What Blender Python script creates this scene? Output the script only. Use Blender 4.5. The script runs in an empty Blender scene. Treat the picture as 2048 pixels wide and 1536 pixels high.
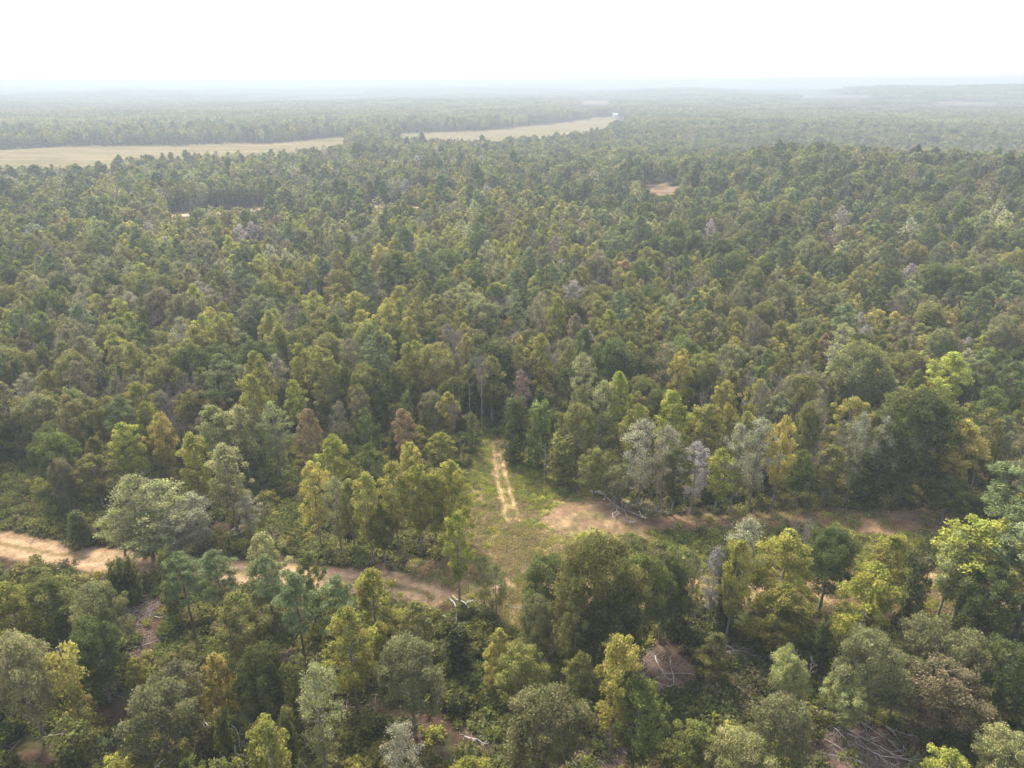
import bpy, math, random
import numpy as np

# ------------------------------------------------------------------ camera, sky, sun, exposure
CAM_Z = 62.0
PITCH = math.radians(22.9)
F = 1422.0                      # focal length in pixels of the 2048 px wide photograph
scene = bpy.context.scene
cam_data = bpy.data.cameras.new("camera")
cam_data.sensor_width = 36.0
cam_data.lens = 36.0 * F / 2048.0
cam_data.clip_start = 0.5
cam_data.clip_end = 60000.0
cam = bpy.data.objects.new("camera", cam_data)
scene.collection.objects.link(cam)
cam.location = (0, 0, CAM_Z)
cam.rotation_euler = (math.pi / 2 - PITCH, 0, 0)
scene.camera = cam

SUN_EL, SUN_AZ = math.radians(54), math.radians(-28)      # azimuth from +Y, negative is to the west of the view
world = bpy.data.worlds.new("World")
scene.world = world
world.use_nodes = True
wn = world.node_tree
sky = wn.nodes.new("ShaderNodeTexSky")
sky.sky_type = 'NISHITA'
sky.sun_disc = False
sky.sun_elevation = SUN_EL
sky.sun_rotation = SUN_AZ
sky.air_density = 1.0
sky.dust_density = 2.0
sky.ozone_density = 1.0
veil = wn.nodes.new("ShaderNodeHueSaturation")          # a hazy sky is whiter than a clear one
veil.inputs['Saturation'].default_value = 0.5
wn.links.new(sky.outputs[0], veil.inputs['Color'])
wn.links.new(veil.outputs[0], wn.nodes["Background"].inputs[0])
wn.nodes["Background"].inputs[1].default_value = 0.15
sd = bpy.data.lights.new("sun", 'SUN')
sd.energy = 2.4
sd.angle = math.radians(11)
sd.color = (1.0, 0.93, 0.80)
sun = bpy.data.objects.new("sun", sd)
scene.collection.objects.link(sun)
sun.rotation_euler = (math.pi / 2 - SUN_EL, 0, math.pi - SUN_AZ)
scene.view_settings.view_transform = 'Standard'
scene.view_settings.look = 'None'
scene.view_settings.gamma = 1.0
scene.view_settings.exposure = 1.96
scene.cycles.max_bounces = 4
scene.cycles.diffuse_bounces = 3
scene.cycles.transmission_bounces = 2
scene.cycles.volume_bounces = 1
scene.cycles.use_denoising = True

# ------------------------------------------------------------------ noise, terrain, projection
def _hash(ix, iy, s):
    h = (ix.astype(np.int64) * 374761393 + iy.astype(np.int64) * 668265263 + s * 1442695041) & 0x7fffffff
    h = ((h ^ (h >> 13)) * 1274126177) & 0x7fffffff
    return ((h ^ (h >> 16)) & 0xffff) / 65535.0

def vnoise(x, y, s=0):
    x = np.asarray(x, float); y = np.asarray(y, float)
    ix = np.floor(x); iy = np.floor(y)
    fx = x - ix; fy = y - iy
    fx = fx * fx * (3 - 2 * fx); fy = fy * fy * (3 - 2 * fy)
    a = _hash(ix, iy, s); b = _hash(ix + 1, iy, s); c = _hash(ix, iy + 1, s); d = _hash(ix + 1, iy + 1, s)
    return (a * (1 - fx) + b * fx) * (1 - fy) + (c * (1 - fx) + d * fx) * fy

def fbm(x, y, s=0, n=4):
    x = np.asarray(x, float); y = np.asarray(y, float)
    t = np.zeros(np.broadcast(x, y).shape); a = .5; k = 1.0
    for i in range(n):
        t += a * vnoise(x * k, y * k, s + i * 17); a *= .5; k *= 2.03
    return t / (1 - .5 ** n)

def sstep(a, b, x):
    t = np.clip((x - a) / (b - a), 0, 1)
    return t * t * (3 - 2 * t)

def height(x, y):
    x = np.asarray(x, float); y = np.asarray(y, float)
    D = np.hypot(x, y); az = np.degrees(np.arctan2(x, y))
    h = (fbm(x / 60, y / 60, 3) - .5) * 2.2 * sstep(40, 160, D)
    h = h + (fbm(x / 240, y / 240, 5) - .5) * 16 * sstep(180, 420, D) * (1 - .75 * sstep(600, 900, D))
    h = h + 15 * np.exp(-((D - 470) / 120.0) ** 2) * sstep(8, 24, az)
    h = h - 9 * np.exp(-((D - 760) / 150.0) ** 2) * sstep(4, 20, az)
    h = h + (fbm(x / 900, y / 900, 9) - .42) * 55 * sstep(1300, 3200, D)
    h = h + 33 * np.exp(-((D - 3100) / 600.0) ** 2) * sstep(21, 27, az) * (1 + .3 * (fbm(x / 500, y / 500, 12) - .5))
    h = h + 22 * np.exp(-((D - 3700) / 500.0) ** 2) * np.exp(-((az - 13) / 4.5) ** 2)
    h = h + (4 + 30 * fbm(x / 2600, y / 2600, 21)) * sstep(4500, 8500, D)
    # the raised dirt bank beside the clearing
    return h

CP, SP = math.cos(PITCH), math.sin(PITCH)
def proj(x, y, z):
    x = np.asarray(x, float); y = np.asarray(y, float); dz = np.asarray(z, float) - CAM_Z
    fw = y * CP - dz * SP
    up = y * SP + dz * CP
    fw = np.maximum(fw, .01)
    return 1024 + F * x / fw, 768 - F * up / fw

def ray(px, py):
    a = (px - 1024) / F; b = (768 - py) / F
    return np.array([a, CP + b * SP, -SP + b * CP])

def at(px, py, dz=0.0):
    """Where the line of sight through a pixel of the photograph meets the terrain."""
    d = ray(px, py)
    t, step, last = 20.0, 2.0, 20.0
    while t < 15000:
        p = d * t
        if CAM_Z + p[2] < float(height(p[0], p[1])) + dz:
            lo, hi = last, t
            for _ in range(22):
                m = (lo + hi) / 2; p = d * m
                if CAM_Z + p[2] < float(height(p[0], p[1])) + dz: hi = m
                else: lo = m
            p = d * hi
            return p[0], p[1]
        last = t; t += max(1.0, t * .01)
    p = d * 12000
    return p[0], p[1]

def in_poly(px, py, poly):
    px = np.asarray(px, float); py = np.asarray(py, float)
    r = np.zeros(np.broadcast(px, py).shape, bool)
    n = len(poly)
    for i in range(n):
        x1, y1 = poly[i]; x2, y2 = poly[(i + 1) % n]
        if y1 == y2: continue
        c = ((y1 > py) != (y2 > py)) & (px < (x2 - x1) * (py - y1) / (y2 - y1) + x1)
        r ^= c
    return r

def poly_dist(x, y, line):
    """Distance in metres to a polyline given in world coordinates."""
    d = np.full(np.broadcast(x, y).shape, 1e9)
    for (x1, y1), (x2, y2) in zip(line[:-1], line[1:]):
        dx, dy = x2 - x1, y2 - y1
        t = np.clip(((x - x1) * dx + (y - y1) * dy) / (dx * dx + dy * dy + 1e-9), 0, 1)
        d = np.minimum(d, np.hypot(x - x1 - t * dx, y - y1 - t * dy))
    return d

# outlines read off the photograph, turned into ground coordinates once
W = lambda pts: [at(*p) for p in pts]
ROAD_W = W([(-160, 1058), (0, 1086), (130, 1110), (270, 1128), (420, 1142), (560, 1150), (700, 1158), (800, 1172), (860, 1188)])
ROAD_E = W([(1010, 1180), (1150, 1168), (1330, 1170), (1500, 1168), (1700, 1164), (1880, 1158), (2060, 1166), (2250, 1180)])
ROAD_E2 = W([(1040, 1205), (1250, 1208), (1450, 1200), (1640, 1196), (1860, 1192), (2060, 1200)])
TRACKS = [W([(986, 880), (990, 930), (1000, 985), (1012, 1030), (1022, 1080), (1030, 1140), (1028, 1200), (1030, 1260)]),
          W([(1004, 880), (1008, 930), (1022, 985), (1034, 1030), (1046, 1080), (1052, 1140), (1050, 1200), (1052, 1260)])]
CURVE = [W([(1003, 935), (975, 955), (945, 985), (935, 1030), (945, 1080), (985, 1125)]),
         W([(1000, 950), (968, 975), (955, 1010), (952, 1040), (965, 1080), (1000, 1115)])]
CLEARING = W([(978, 872), (1018, 872), (1060, 900), (1120, 945), (1180, 985), (1290, 1010), (1330, 1045), (1300, 1080), (1240, 1110), (1190, 1150),
              (1130, 1200), (1110, 1240), (1050, 1272), (990, 1268), (975, 1215), (900, 1205), (850, 1200), (800, 1172), (830, 1110), (900, 1112), (905, 1060), (915, 1000), (930, 950), (940, 915)])
BANK = W([(1290, 1032), (1400, 1034), (1500, 1028), (1620, 1014), (1760, 1012), (1880, 1020), (1985, 1034), (1990, 1062), (1900, 1085), (1760, 1070), (1600, 1060), (1420, 1060), (1320, 1066)])
PALE_BARE = W([(1075, 1045), (1130, 1012), (1190, 1000), (1255, 1012), (1310, 1050), (1295, 1076), (1235, 1070), (1180, 1060), (1120, 1078)])
BARE_W = W([(795, 1165), (850, 1120), (880, 1108), (930, 1125), (940, 1170), (900, 1200), (850, 1200)])
BARE_S = W([(990, 1120), (1080, 1110), (1110, 1170), (1105, 1240), (1040, 1268), (1000, 1255)])
STRAW = W([(1055, 1140), (1420, 1140), (1900, 1132), (2000, 1180), (1980, 1215), (1600, 1225), (1200, 1218), (1060, 1225)])
GREEN_STRIP = W([(1300, 1072), (1420, 1064), (1600, 1064), (1760, 1074), (1900, 1090), (1930, 1130), (1700, 1136), (1450, 1140), (1300, 1130)])
SLASH = [W(p) for p in (
    [(1610, 1450), (1680, 1425), (1760, 1440), (1830, 1470), (1860, 1536), (1840, 1600), (1650, 1600), (1600, 1520)],
    [(1262, 1310), (1330, 1290), (1400, 1330), (1400, 1400), (1330, 1400), (1280, 1370)],
    [(930, 1455), (975, 1452), (985, 1500), (940, 1505)],
    [(1180, 1435), (1250, 1420), (1280, 1500), (1260, 1560), (1100, 1560), (1100, 1510)],
    [(225, 1200), (300, 1190), (340, 1260), (300, 1330), (235, 1340)],
    [(1440, 1290), (1520, 1285), (1530, 1320), (1450, 1325)],
    [(900, 830), (960, 815), (965, 870), (905, 880)])]
FIELDS = [W(p) for p in (
    [(-220, 345), (-100, 305), (60, 297), (130, 292), (250, 290), (370, 289), (470, 284), (520, 287), (600, 281), (690, 272), (700, 302), (600, 314), (500, 322), (330, 344), (215, 362), (80, 366)],
    [(800, 266), (950, 261), (1100, 250), (1185, 236), (1240, 232), (1215, 262), (1120, 280), (980, 297), (790, 303), (690, 305), (700, 284)])]
FAR_FIELDS = [W(p) for p in (
    [(1160, 202), (1215, 201), (1215, 209), (1165, 209)], 
    [(1600, 189), (1740, 191), (1735, 197), (1600, 195)], [(1872, 202), (1992, 203), (1985, 210), (1875, 209)],)]
MID_ROAD = [W([(330, 433), (420, 427), (480, 423), (555, 414)]), W([(735, 413), (790, 414), (835, 417)])]
RED_BARE = W([(1270, 385), (1300, 368), (1350, 362), (1385, 380), (1375, 402), (1330, 420), (1290, 400)])
# ground that shows in the photograph: no tree stands on it nor in front of it
SEE = [
    [(-50, 1055), (100, 1090), (260, 1118), (275, 1140), (150, 1140), (60, 1120), (-50, 1090)],
    [(655, 1138), (800, 1150), (800, 1176), (655, 1170)],
    [(982, 876), (1016, 876), (1120, 940), (1175, 990), (1290, 1020), (1400, 1040), (1600, 1022), (1640, 1012), (1960, 1026), (1975, 1060), (1890, 1110), (1760, 1105), (1660, 1050),
     (1500, 1060), (1430, 1110), (1310, 1135), (1180, 1080), (1150, 1110), (1060, 1160), (1060, 1180), (1070, 1255), (1010, 1265), (990, 1210), (940, 1190), (850, 1200), (810, 1175), (840, 1110), (900, 1112), (935, 1090), (935, 1040), (930, 990), (950, 920)],
    [(1060, 1140), (1100, 1140), (1060, 1225)], [(1415, 1168), (1440, 1165), (1440, 1205), (1415, 1210)], [(1510, 1165), (1535, 1165), (1535, 1200), (1510, 1200)], [(1850, 1130), (1930, 1120), (1925, 1240), (1840, 1240)], [(1620, 1150), (1650, 1150), (1650, 1200), (1620, 1200)],
    [(1320, 1160), (1400, 1160), (1400, 1235), (1330, 1235)],
    [(1620, 1455), (1690, 1440), (1820, 1475), (1850, 1545), (1640, 1545)], [(1280, 1310), (1330, 1300), (1395, 1340), (1395, 1400), (1300, 1390)],
    [(1360, 1400), (1500, 1330), (1540, 1400), (1500, 1470), (1380, 1460)], [(230, 1210), (290, 1200), (330, 1260), (300, 1325), (240, 1330)],
    [(935, 1458), (972, 1458), (975, 1498), (942, 1500)], [(1185, 1440), (1240, 1425), (1260, 1490), (1200, 1500)],
    [(0, 905), (70, 915), (105, 990), (60, 1050), (-30, 1050)],
    [(540, 1005), (585, 1005), (590, 1050), (550, 1065)], [(170, 1440), (215, 1400), (270, 1420), (240, 1500)], [(860, 1440), (925, 1420), (930, 1500), (870, 1520)],
    [(1850, 1340), (1990, 1380), (1960, 1460), (1880, 1480)],
    # far openings
    [(-60, 302), (130, 293), (370, 291), (470, 286), (520, 289), (690, 274), (690, 290), (560, 299), (430, 306), (220, 312), (215, 331), (90, 328), (-60, 322)],
    [(800, 267), (960, 262), (1110, 250), (1235, 234), (1200, 252), (1100, 265), (980, 275), (965, 276), (800, 272)],
    [(1165, 203), (1212, 202), (1212, 208), (1168, 208)], [(1610, 190), (1738, 192), (1734, 196), (1610, 194)], [(1878, 204), (1985, 204), (1985, 208), (1880, 208)],
    [(335, 424), (480, 416), (555, 410), (555, 417), (480, 427), (335, 435)], [(735, 409), (832, 410), (832, 419), (735, 417)],
    [(1280, 377), (1315, 368), (1365, 374), (1350, 386), (1325, 388)],
]
def covers_seen(x, y, z, h, r, ks=((0, .15), (.3, .4), (.55, .9), (.8, .8), (1.0, .1))):
    """Whether a tree (arrays) of height h, crown radius r hides ground that the photograph shows."""
    bad = np.zeros(x.shape, bool)
    for k, w in ks:
        for s in (-1, 0, 1):
            px, py = proj(x + s * w * r, y, z + h * k)
            for poly in SEE:
                bad |= in_poly(px, py, poly)
    return bad

# ------------------------------------------------------------------ materials
def new_mat(name):
    m = bpy.data.materials.new(name); m.use_nodes = True
    nt = m.node_tree; nt.nodes.clear()
    return m, nt, nt.nodes.new("ShaderNodeOutputMaterial")

def leaf_mat(name, instanced, trans=.45):
    m, nt, out = new_mat(name); N = nt.nodes.new; L = nt.links.new
    if instanced:
        c = N("ShaderNodeAttribute"); c.attribute_type = 'INSTANCER'; c.attribute_name = 'tint'; col = c.outputs['Color']
    else:
        c = N("ShaderNodeObjectInfo"); col = c.outputs['Color']
    v = N("ShaderNodeAttribute"); v.attribute_name = 'v'
    tc = N("ShaderNodeTexCoord"); nz = N("ShaderNodeTexNoise"); nz.inputs['Scale'].default_value = .55; nz.inputs['Detail'].default_value = 1
    L(tc.outputs['Object'], nz.inputs['Vector'])
    # leaf to leaf brightness, and boughs that turn a little yellower than others
    a = N("ShaderNodeMath"); a.operation = 'MULTIPLY_ADD'; L(v.outputs['Fac'], a.inputs[0]); a.inputs[1].default_value = .95; a.inputs[2].default_value = .52
    mul = N("ShaderNodeVectorMath"); mul.operation = 'SCALE'; L(col, mul.inputs[0]); L(a.outputs[0], mul.inputs['Scale'])
    hs = N("ShaderNodeHueSaturation"); hs.inputs['Saturation'].default_value = .97; L(mul.outputs[0], hs.inputs['Color'])
    mr = N("ShaderNodeMapRange"); L(nz.outputs['Fac'], mr.inputs['Value']); mr.inputs['From Min'].default_value = .3; mr.inputs['From Max'].default_value = .7
    mr.inputs['To Min'].default_value = .474; mr.inputs['To Max'].default_value = .508; L(mr.outputs[0], hs.inputs['Hue'])
    mr2 = N("ShaderNodeMapRange"); L(nz.outputs['Fac'], mr2.inputs['Value']); mr2.inputs['From Min'].default_value = .3; mr2.inputs['From Max'].default_value = .7
    mr2.inputs['To Min'].default_value = 1.2; mr2.inputs['To Max'].default_value = .85; L(mr2.outputs[0], hs.inputs['Value'])
    d = N("ShaderNodeBsdfDiffuse"); t = N("ShaderNodeBsdfTranslucent"); mx = N("ShaderNodeMixShader"); mx.inputs[0].default_value = trans
    L(hs.outputs[0], d.inputs[0]); L(hs.outputs[0], t.inputs[0]); L(d.outputs[0], mx.inputs[1]); L(t.outputs[0], mx.inputs[2]); L(mx.outputs[0], out.inputs[0])
    return m

def bark_mat(name, c1, c2, scale=3.0):
    m, nt, out = new_mat(name); N = nt.nodes.new; L = nt.links.new
    tc = N("ShaderNodeTexCoord"); mp = N("ShaderNodeMapping"); mp.inputs['Scale'].default_value = (1, 1, .25)
    nz = N("ShaderNodeTexNoise"); nz.inputs['Scale'].default_value = scale; nz.inputs['Detail'].default_value = 4
    L(tc.outputs['Object'], mp.inputs[0]); L(mp.outputs[0], nz.inputs['Vector'])
    r = N("ShaderNodeValToRGB"); r.color_ramp.elements[0].position = .35; r.color_ramp.elements[1].position = .65
    r.color_ramp.elements[0].color = (*c1, 1); r.color_ramp.elements[1].color = (*c2, 1)
    L(nz.outputs['Fac'], r.inputs[0])
    b = N("ShaderNodeBsdfDiffuse"); L(r.outputs[0], b.inputs[0]); L(b.outputs[0], out.inputs[0])
    return m

def ground_mat():
    m, nt, out = new_mat("earth_and_litter"); N = nt.nodes.new; L = nt.links.new
    at_ = N("ShaderNodeAttribute"); at_.attribute_name = 'soil'
    tc = N("ShaderNodeTexCoord")
    n1 = N("ShaderNodeTexNoise"); n1.inputs['Scale'].default_value = .9; n1.inputs['Detail'].default_value = 6; n1.inputs['Roughness'].default_value = .65
    n2 = N("ShaderNodeTexNoise"); n2.inputs['Scale'].default_value = 5.0; n2.inputs['Detail'].default_value = 3
    L(tc.outputs['Object'], n1.inputs['Vector']); L(tc.outputs['Object'], n2.inputs['Vector'])
    mr = N("ShaderNodeMapRange"); L(n1.outputs['Fac'], mr.inputs['Value']); mr.inputs['From Min'].default_value = .3; mr.inputs['From Max'].default_value = .7
    mr.inputs['To Min'].default_value = .62; mr.inputs['To Max'].default_value = 1.36
    mr2 = N("ShaderNodeMapRange"); L(n2.outputs['Fac'], mr2.inputs['Value']); mr2.inputs['From Min'].default_value = .3; mr2.inputs['From Max'].default_value = .7
    mr2.inputs['To Min'].default_value = .78; mr2.inputs['To Max'].default_value = 1.22
    mm = N("ShaderNodeMath"); mm.operation = 'MULTIPLY'; L(mr.outputs[0], mm.inputs[0]); L(mr2.outputs[0], mm.inputs[1])
    sc = N("ShaderNodeVectorMath"); sc.operation = 'SCALE'; L(at_.outputs['Color'], sc.inputs[0]); L(mm.outputs[0], sc.inputs['Scale'])
    b = N("ShaderNodeBsdfDiffuse"); L(sc.outputs[0], b.inputs[0])
    bp = N("ShaderNodeBump"); bp.inputs['Strength'].default_value = .6; bp.inputs['Distance'].default_value = .25; L(n1.outputs['Fac'], bp.inputs['Height'])
    L(bp.outputs[0], b.inputs['Normal']); L(b.outputs[0], out.inputs[0])
    return m

def plain_mat(name, c, noise=.15, scale=2.0):
    return bark_mat(name, tuple(v * (1 - noise) for v in c), tuple(min(1, v * (1 + noise)) for v in c), scale)

M_LEAF = leaf_mat("leaves", False); M_LEAF_I = leaf_mat("leaves_in_the_woods", True)
M_NEEDLE = leaf_mat("needles", False, .2); M_NEEDLE_I = leaf_mat("needles_in_the_woods", True, .2)
M_BARK = bark_mat("grey_bark", (.13, .115, .095), (.24, .22, .19))
M_BARKP = bark_mat("pine_bark", (.07, .055, .045), (.15, .12, .10))
M_DEAD = bark_mat("bleached_wood", (.25, .22, .20), (.45, .41, .37))
M_DEADTWIG = bark_mat("dry_twigs", (.16, .13, .115), (.27, .23, .21))
M_GROUND = ground_mat()

# ------------------------------------------------------------------ ground sheets
def soil(x, y):
    """Base colour of the ground (linear), N x 3."""
    D = np.hypot(x, y)
    jx = x + (fbm(x / 3, y / 3, 31) - .5) * 3.0; jy = y + (fbm(x / 3, y / 3, 37) - .5) * 3.0
    c = np.empty(x.shape + (3,))
    def put(mask, col):
        m = np.clip(mask, 0, 1)[..., None]
        c[:] = c * (1 - m) + np.asarray(col) * m
    c[:] = (.075, .055, .042)
    a = fbm(x / 7, y / 7, 41)
    put(sstep(.42, .62, a), (.055, .070, .028))
    put(sstep(.55, .72, fbm(x / 11, y / 11, 43)), (.115, .075, .06))
    near = D < 420
    def P(poly): return in_poly(jx, jy, poly).astype(float)
    n1 = fbm(x / 2.2, y / 2.2, 51); n2 = fbm(x / 5, y / 5, 53)
    put(P(CLEARING), (.25, .235, .09)); put(P(CLEARING) * sstep(.45, .65, n2), (.35, .275, .145)); put(P(CLEARING) * sstep(.55, .7, n1), (.14, .16, .05))
    put(P(GREEN_STRIP), (.055, .08, .028)); put(P(GREEN_STRIP) * sstep(.5, .7, n2), (.10, .095, .045))
    put(P(STRAW), (.24, .175, .09)); put(P(STRAW) * sstep(.5, .68, n1), (.10, .11, .04))
    put(P(BANK), (.25, .165, .12)); put(P(BANK) * sstep(.45, .7, n2), (.29, .20, .13))
    put(P(PALE_BARE), (.32, .24, .15)); put(P(PALE_BARE) * sstep(.45, .6, n1), (.2, .16, .09)); put(P(PALE_BARE) * sstep(.5, .62, fbm(x / 1.2 + y / 2, y / .8, 57)), (.24, .165, .115))
    put(P(BARE_W), (.27, .18, .125)); put(P(BARE_S), (.34, .25, .15)); put(P(BARE_S) * sstep(.42, .56, n1) * .8, (.19, .175, .08))
    for i_, s in enumerate(SLASH): put(P(s), (.17, .12, .098) if i_ != 4 else (.095, .062, .05)); put(P(s) * sstep(.5, .7, n1), (.09, .065, .05))
    rx = x + (fbm(x / 2, y / 2, 31) - .5) * 1.1; ry = y + (fbm(x / 2, y / 2, 37) - .5) * 1.1; dw = poly_dist(rx, ry, ROAD_W)
    put(1 - sstep(2.1, 3.0, dw), (.33, .235, .155)); put((1 - sstep(.3, .9, np.abs(dw - 1.0))) * .6, (.50, .37, .255)); put((1 - sstep(.2, .7, dw)) * .7 * sstep(.38, .5, n1), (.20, .165, .085))
    for r, w in ((ROAD_E, 2.0), (ROAD_E2, 1.3)):
        dr = poly_dist(jx, jy, r); put((1 - sstep(w * .6, w * 1.2, dr)) * (.55 + .45 * (n1 > .42)), (.42, .30, .19))
    for t in TRACKS:
        dt = poly_dist(x + (n1 - .5) * .3, y, t); put((1 - sstep(.24, .55, dt)) * sstep(.05, .25, n2 + .06) * (.12 + .88 * sstep(86, 100, y)), (.46, .33, .225))
    sp = in_poly(jx, jy, W([(980, 874), (1014, 874), (1010, 925), (1000, 940), (990, 925)])); put(sp.astype(float), (.36, .26, .18))
    for t in CURVE:
        dt = poly_dist(x + (n1 - .5) * .7, y, t); put((1 - sstep(.3, .8, dt)) * .75, (.24, .175, .105))
    far = D > 500
    fx = x + (fbm(x / 30, y / 30, 61) - .5) * 20; fy = y + (fbm(x / 30, y / 30, 67) - .5) * 20
    for f in FAR_FIELDS: put(in_poly(fx, fy, f).astype(float), (.17, .155, .09))
    for f in FIELDS:
        put(in_poly(fx, fy, f).astype(float), (.235, .20, .12))
        put(in_poly(fx, fy, f) * sstep(.4, .62, fbm(x / 45, y / 10, 71)) * 1.0, (.165, .155, .085)); put(in_poly(fx, fy, f) * sstep(.6, .7, fbm(x / 90, y / 5, 73)) * .6, (.31, .26, .17))
    for r in MID_ROAD: put(1 - sstep(3, 5, poly_dist(x, y, r)), (.5, .4, .31))
    put(in_poly(x + (fbm(x / 9, y / 9, 63) - .5) * 22, y + (fbm(x / 9, y / 9, 65) - .5) * 22, RED_BARE).astype(float) * (.45 + .55 * (fbm(x / 6, y / 6, 69) > .45)), (.25, .185, .14))
    put(far * sstep(.6, .75, fbm(x / 60, y / 60, 77)) * .0, (.3, .3, .2))
    return c * .66 * np.array([1.0, .925, .80])

def mesh_from(name, V, faces_flat, nper, mats=(), mat_idx=None, smooth=False):
    """V: (n,3); faces_flat: int array of vertex ids, nper vertices per face (int or array)."""
    me = bpy.data.meshes.new(name)
    nf = len(faces_flat) // nper if isinstance(nper, int) else len(nper)
    tot = np.full(nf, nper, np.int32) if isinstance(nper, int) else np.asarray(nper, np.int32)
    me.vertices.add(len(V)); me.vertices.foreach_set("co", np.asarray(V, np.float32).ravel())
    me.loops.add(len(faces_flat)); me.loops.foreach_set("vertex_index", np.asarray(faces_flat, np.int32))
    me.polygons.add(nf)
    me.polygons.foreach_set("loop_start", np.concatenate(([0], np.cumsum(tot)[:-1])).astype(np.int32))
    me.polygons.foreach_set("loop_total", tot)
    for m in mats: me.materials.append(m)
    if mat_idx is not None: me.polygons.foreach_set("material_index", np.asarray(mat_idx, np.int32))
    if smooth: me.polygons.foreach_set("use_smooth", np.ones(nf, bool))
    me.update(calc_edges=True)
    return me

def link(o):
    scene.collection.objects.link(o); return o

def structure(o):
    o["kind"] = "structure"; return o

azs = np.radians(np.concatenate((np.arange(-180, -54, 6.0), np.arange(-54, -8, .27), np.arange(-8, 10, .14), np.arange(10, 54.01, .27), np.arange(60, 181, 6.0))))
rs = [2.0]
while rs[-1] < 14000:
    r = rs[-1]
    rs.append(r + (6 if r < 32 else .45 if r < 82 else .32 if r < 135 else .45 if r < 170 else max(.5, .005 * (r - 80)) if r < 1500 else .02 * r))
rs = np.array(rs)
GX = rs[:, None] * np.sin(azs)[None, :]; GY = rs[:, None] * np.cos(azs)[None, :]
GZ = height(GX, GY)
nr, na = GX.shape
dist_r = np.broadcast_to(rs[:, None], GX.shape)
dirt_bump = (fbm(GX * .8, GY * .8, 91) - .5) * .35 * (dist_r < 400)
for t in TRACKS: dirt_bump = dirt_bump - .14 * (1 - sstep(.3, .8, poly_dist(GX, GY, t)))
_ruts = 1 - sstep(2.0, 3.4, poly_dist(GX, GY, ROAD_W))
dirt_bump = dirt_bump * (1 - .92 * _ruts) - .06 * _ruts
_mx, _my = at(1215, 1035)
dirt_bump = dirt_bump + np.exp(-((GX - _mx) / 8) ** 2 - ((GY - _my) / 5) ** 2) * (.7 + fbm(GX * .6, GY * .6, 93) * 1.1)
GZ = GZ + dirt_bump
SOIL = soil(GX, GY)
idx = np.arange(nr * na).reshape(nr, na)
quads = np.stack((idx[:-1, :-1], idx[:-1, 1:], idx[1:, 1:], idx[1:, :-1]), -1).reshape(-1, 4)[:, ::-1]
ALLV = np.stack((GX, GY, GZ), -1).reshape(-1, 3); ALLC = np.concatenate((SOIL, np.ones((nr, na, 1))), -1).reshape(-1, 4)

def sheet(name, faces, dz):
    used, inv = np.unique(faces.ravel(), return_inverse=True)
    V = ALLV[used].copy(); V[:, 2] += dz
    me = mesh_from(name, V, inv, 4, (M_GROUND,), smooth=True)
    a = me.attributes.new('soil', 'FLOAT_COLOR', 'POINT'); a.data.foreach_set('color', ALLC[used].astype(np.float32).ravel())
    return structure(link(bpy.data.objects.new(name, me)))

sheet("ground", quads, 0)
fc = ALLV[quads].mean(1); fx_, fy_ = fc[:, 0], fc[:, 1]; fD = np.hypot(fx_, fy_)
jx_ = fx_ + (fbm(fx_ / 3, fy_ / 3, 31) - .5) * 3.0; jy_ = fy_ + (fbm(fx_ / 3, fy_ / 3, 37) - .5) * 3.0
near_f = fD < 400
def near_sheet(name, mask, dz): sheet(name, quads[mask & near_f], dz)
m_road = poly_dist(fx_ + (fbm(fx_ / 2, fy_ / 2, 31) - .5) * 1.1, fy_ + (fbm(fx_ / 2, fy_ / 2, 37) - .5) * 1.1, ROAD_W) < 2.6
m_road_e = (poly_dist(jx_, jy_, ROAD_E) < 2.0) | (poly_dist(jx_, jy_, ROAD_E2) < 1.3)
m_tr = (poly_dist(fx_, fy_, TRACKS[0]) < .5) | (poly_dist(fx_, fy_, TRACKS[1]) < .5)
near_sheet("clearing", in_poly(jx_, jy_, CLEARING), .004)
near_sheet("dirt_bank", in_poly(jx_, jy_, BANK), .008)
near_sheet("dirt_road", m_road | m_road_e, .012)
near_sheet("dirt_track", m_tr, .016)
ffx = fx_ + (fbm(fx_ / 30, fy_ / 30, 61) - .5) * 20; ffy = fy_ + (fbm(fx_ / 30, fy_ / 30, 67) - .5) * 20
for f in FIELDS: sheet("field", quads[(fD > 500) & in_poly(ffx, ffy, f)], .05)
for f in FAR_FIELDS: sheet("field", quads[(fD > 1000) & in_poly(ffx, ffy, f)], .05) if (in_poly(ffx, ffy, f) & (fD > 1000)).any() else None
for r in MID_ROAD: sheet("dirt_road", quads[(fD > 200) & (poly_dist(fx_, fy_, r) < 4)], .05)

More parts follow.
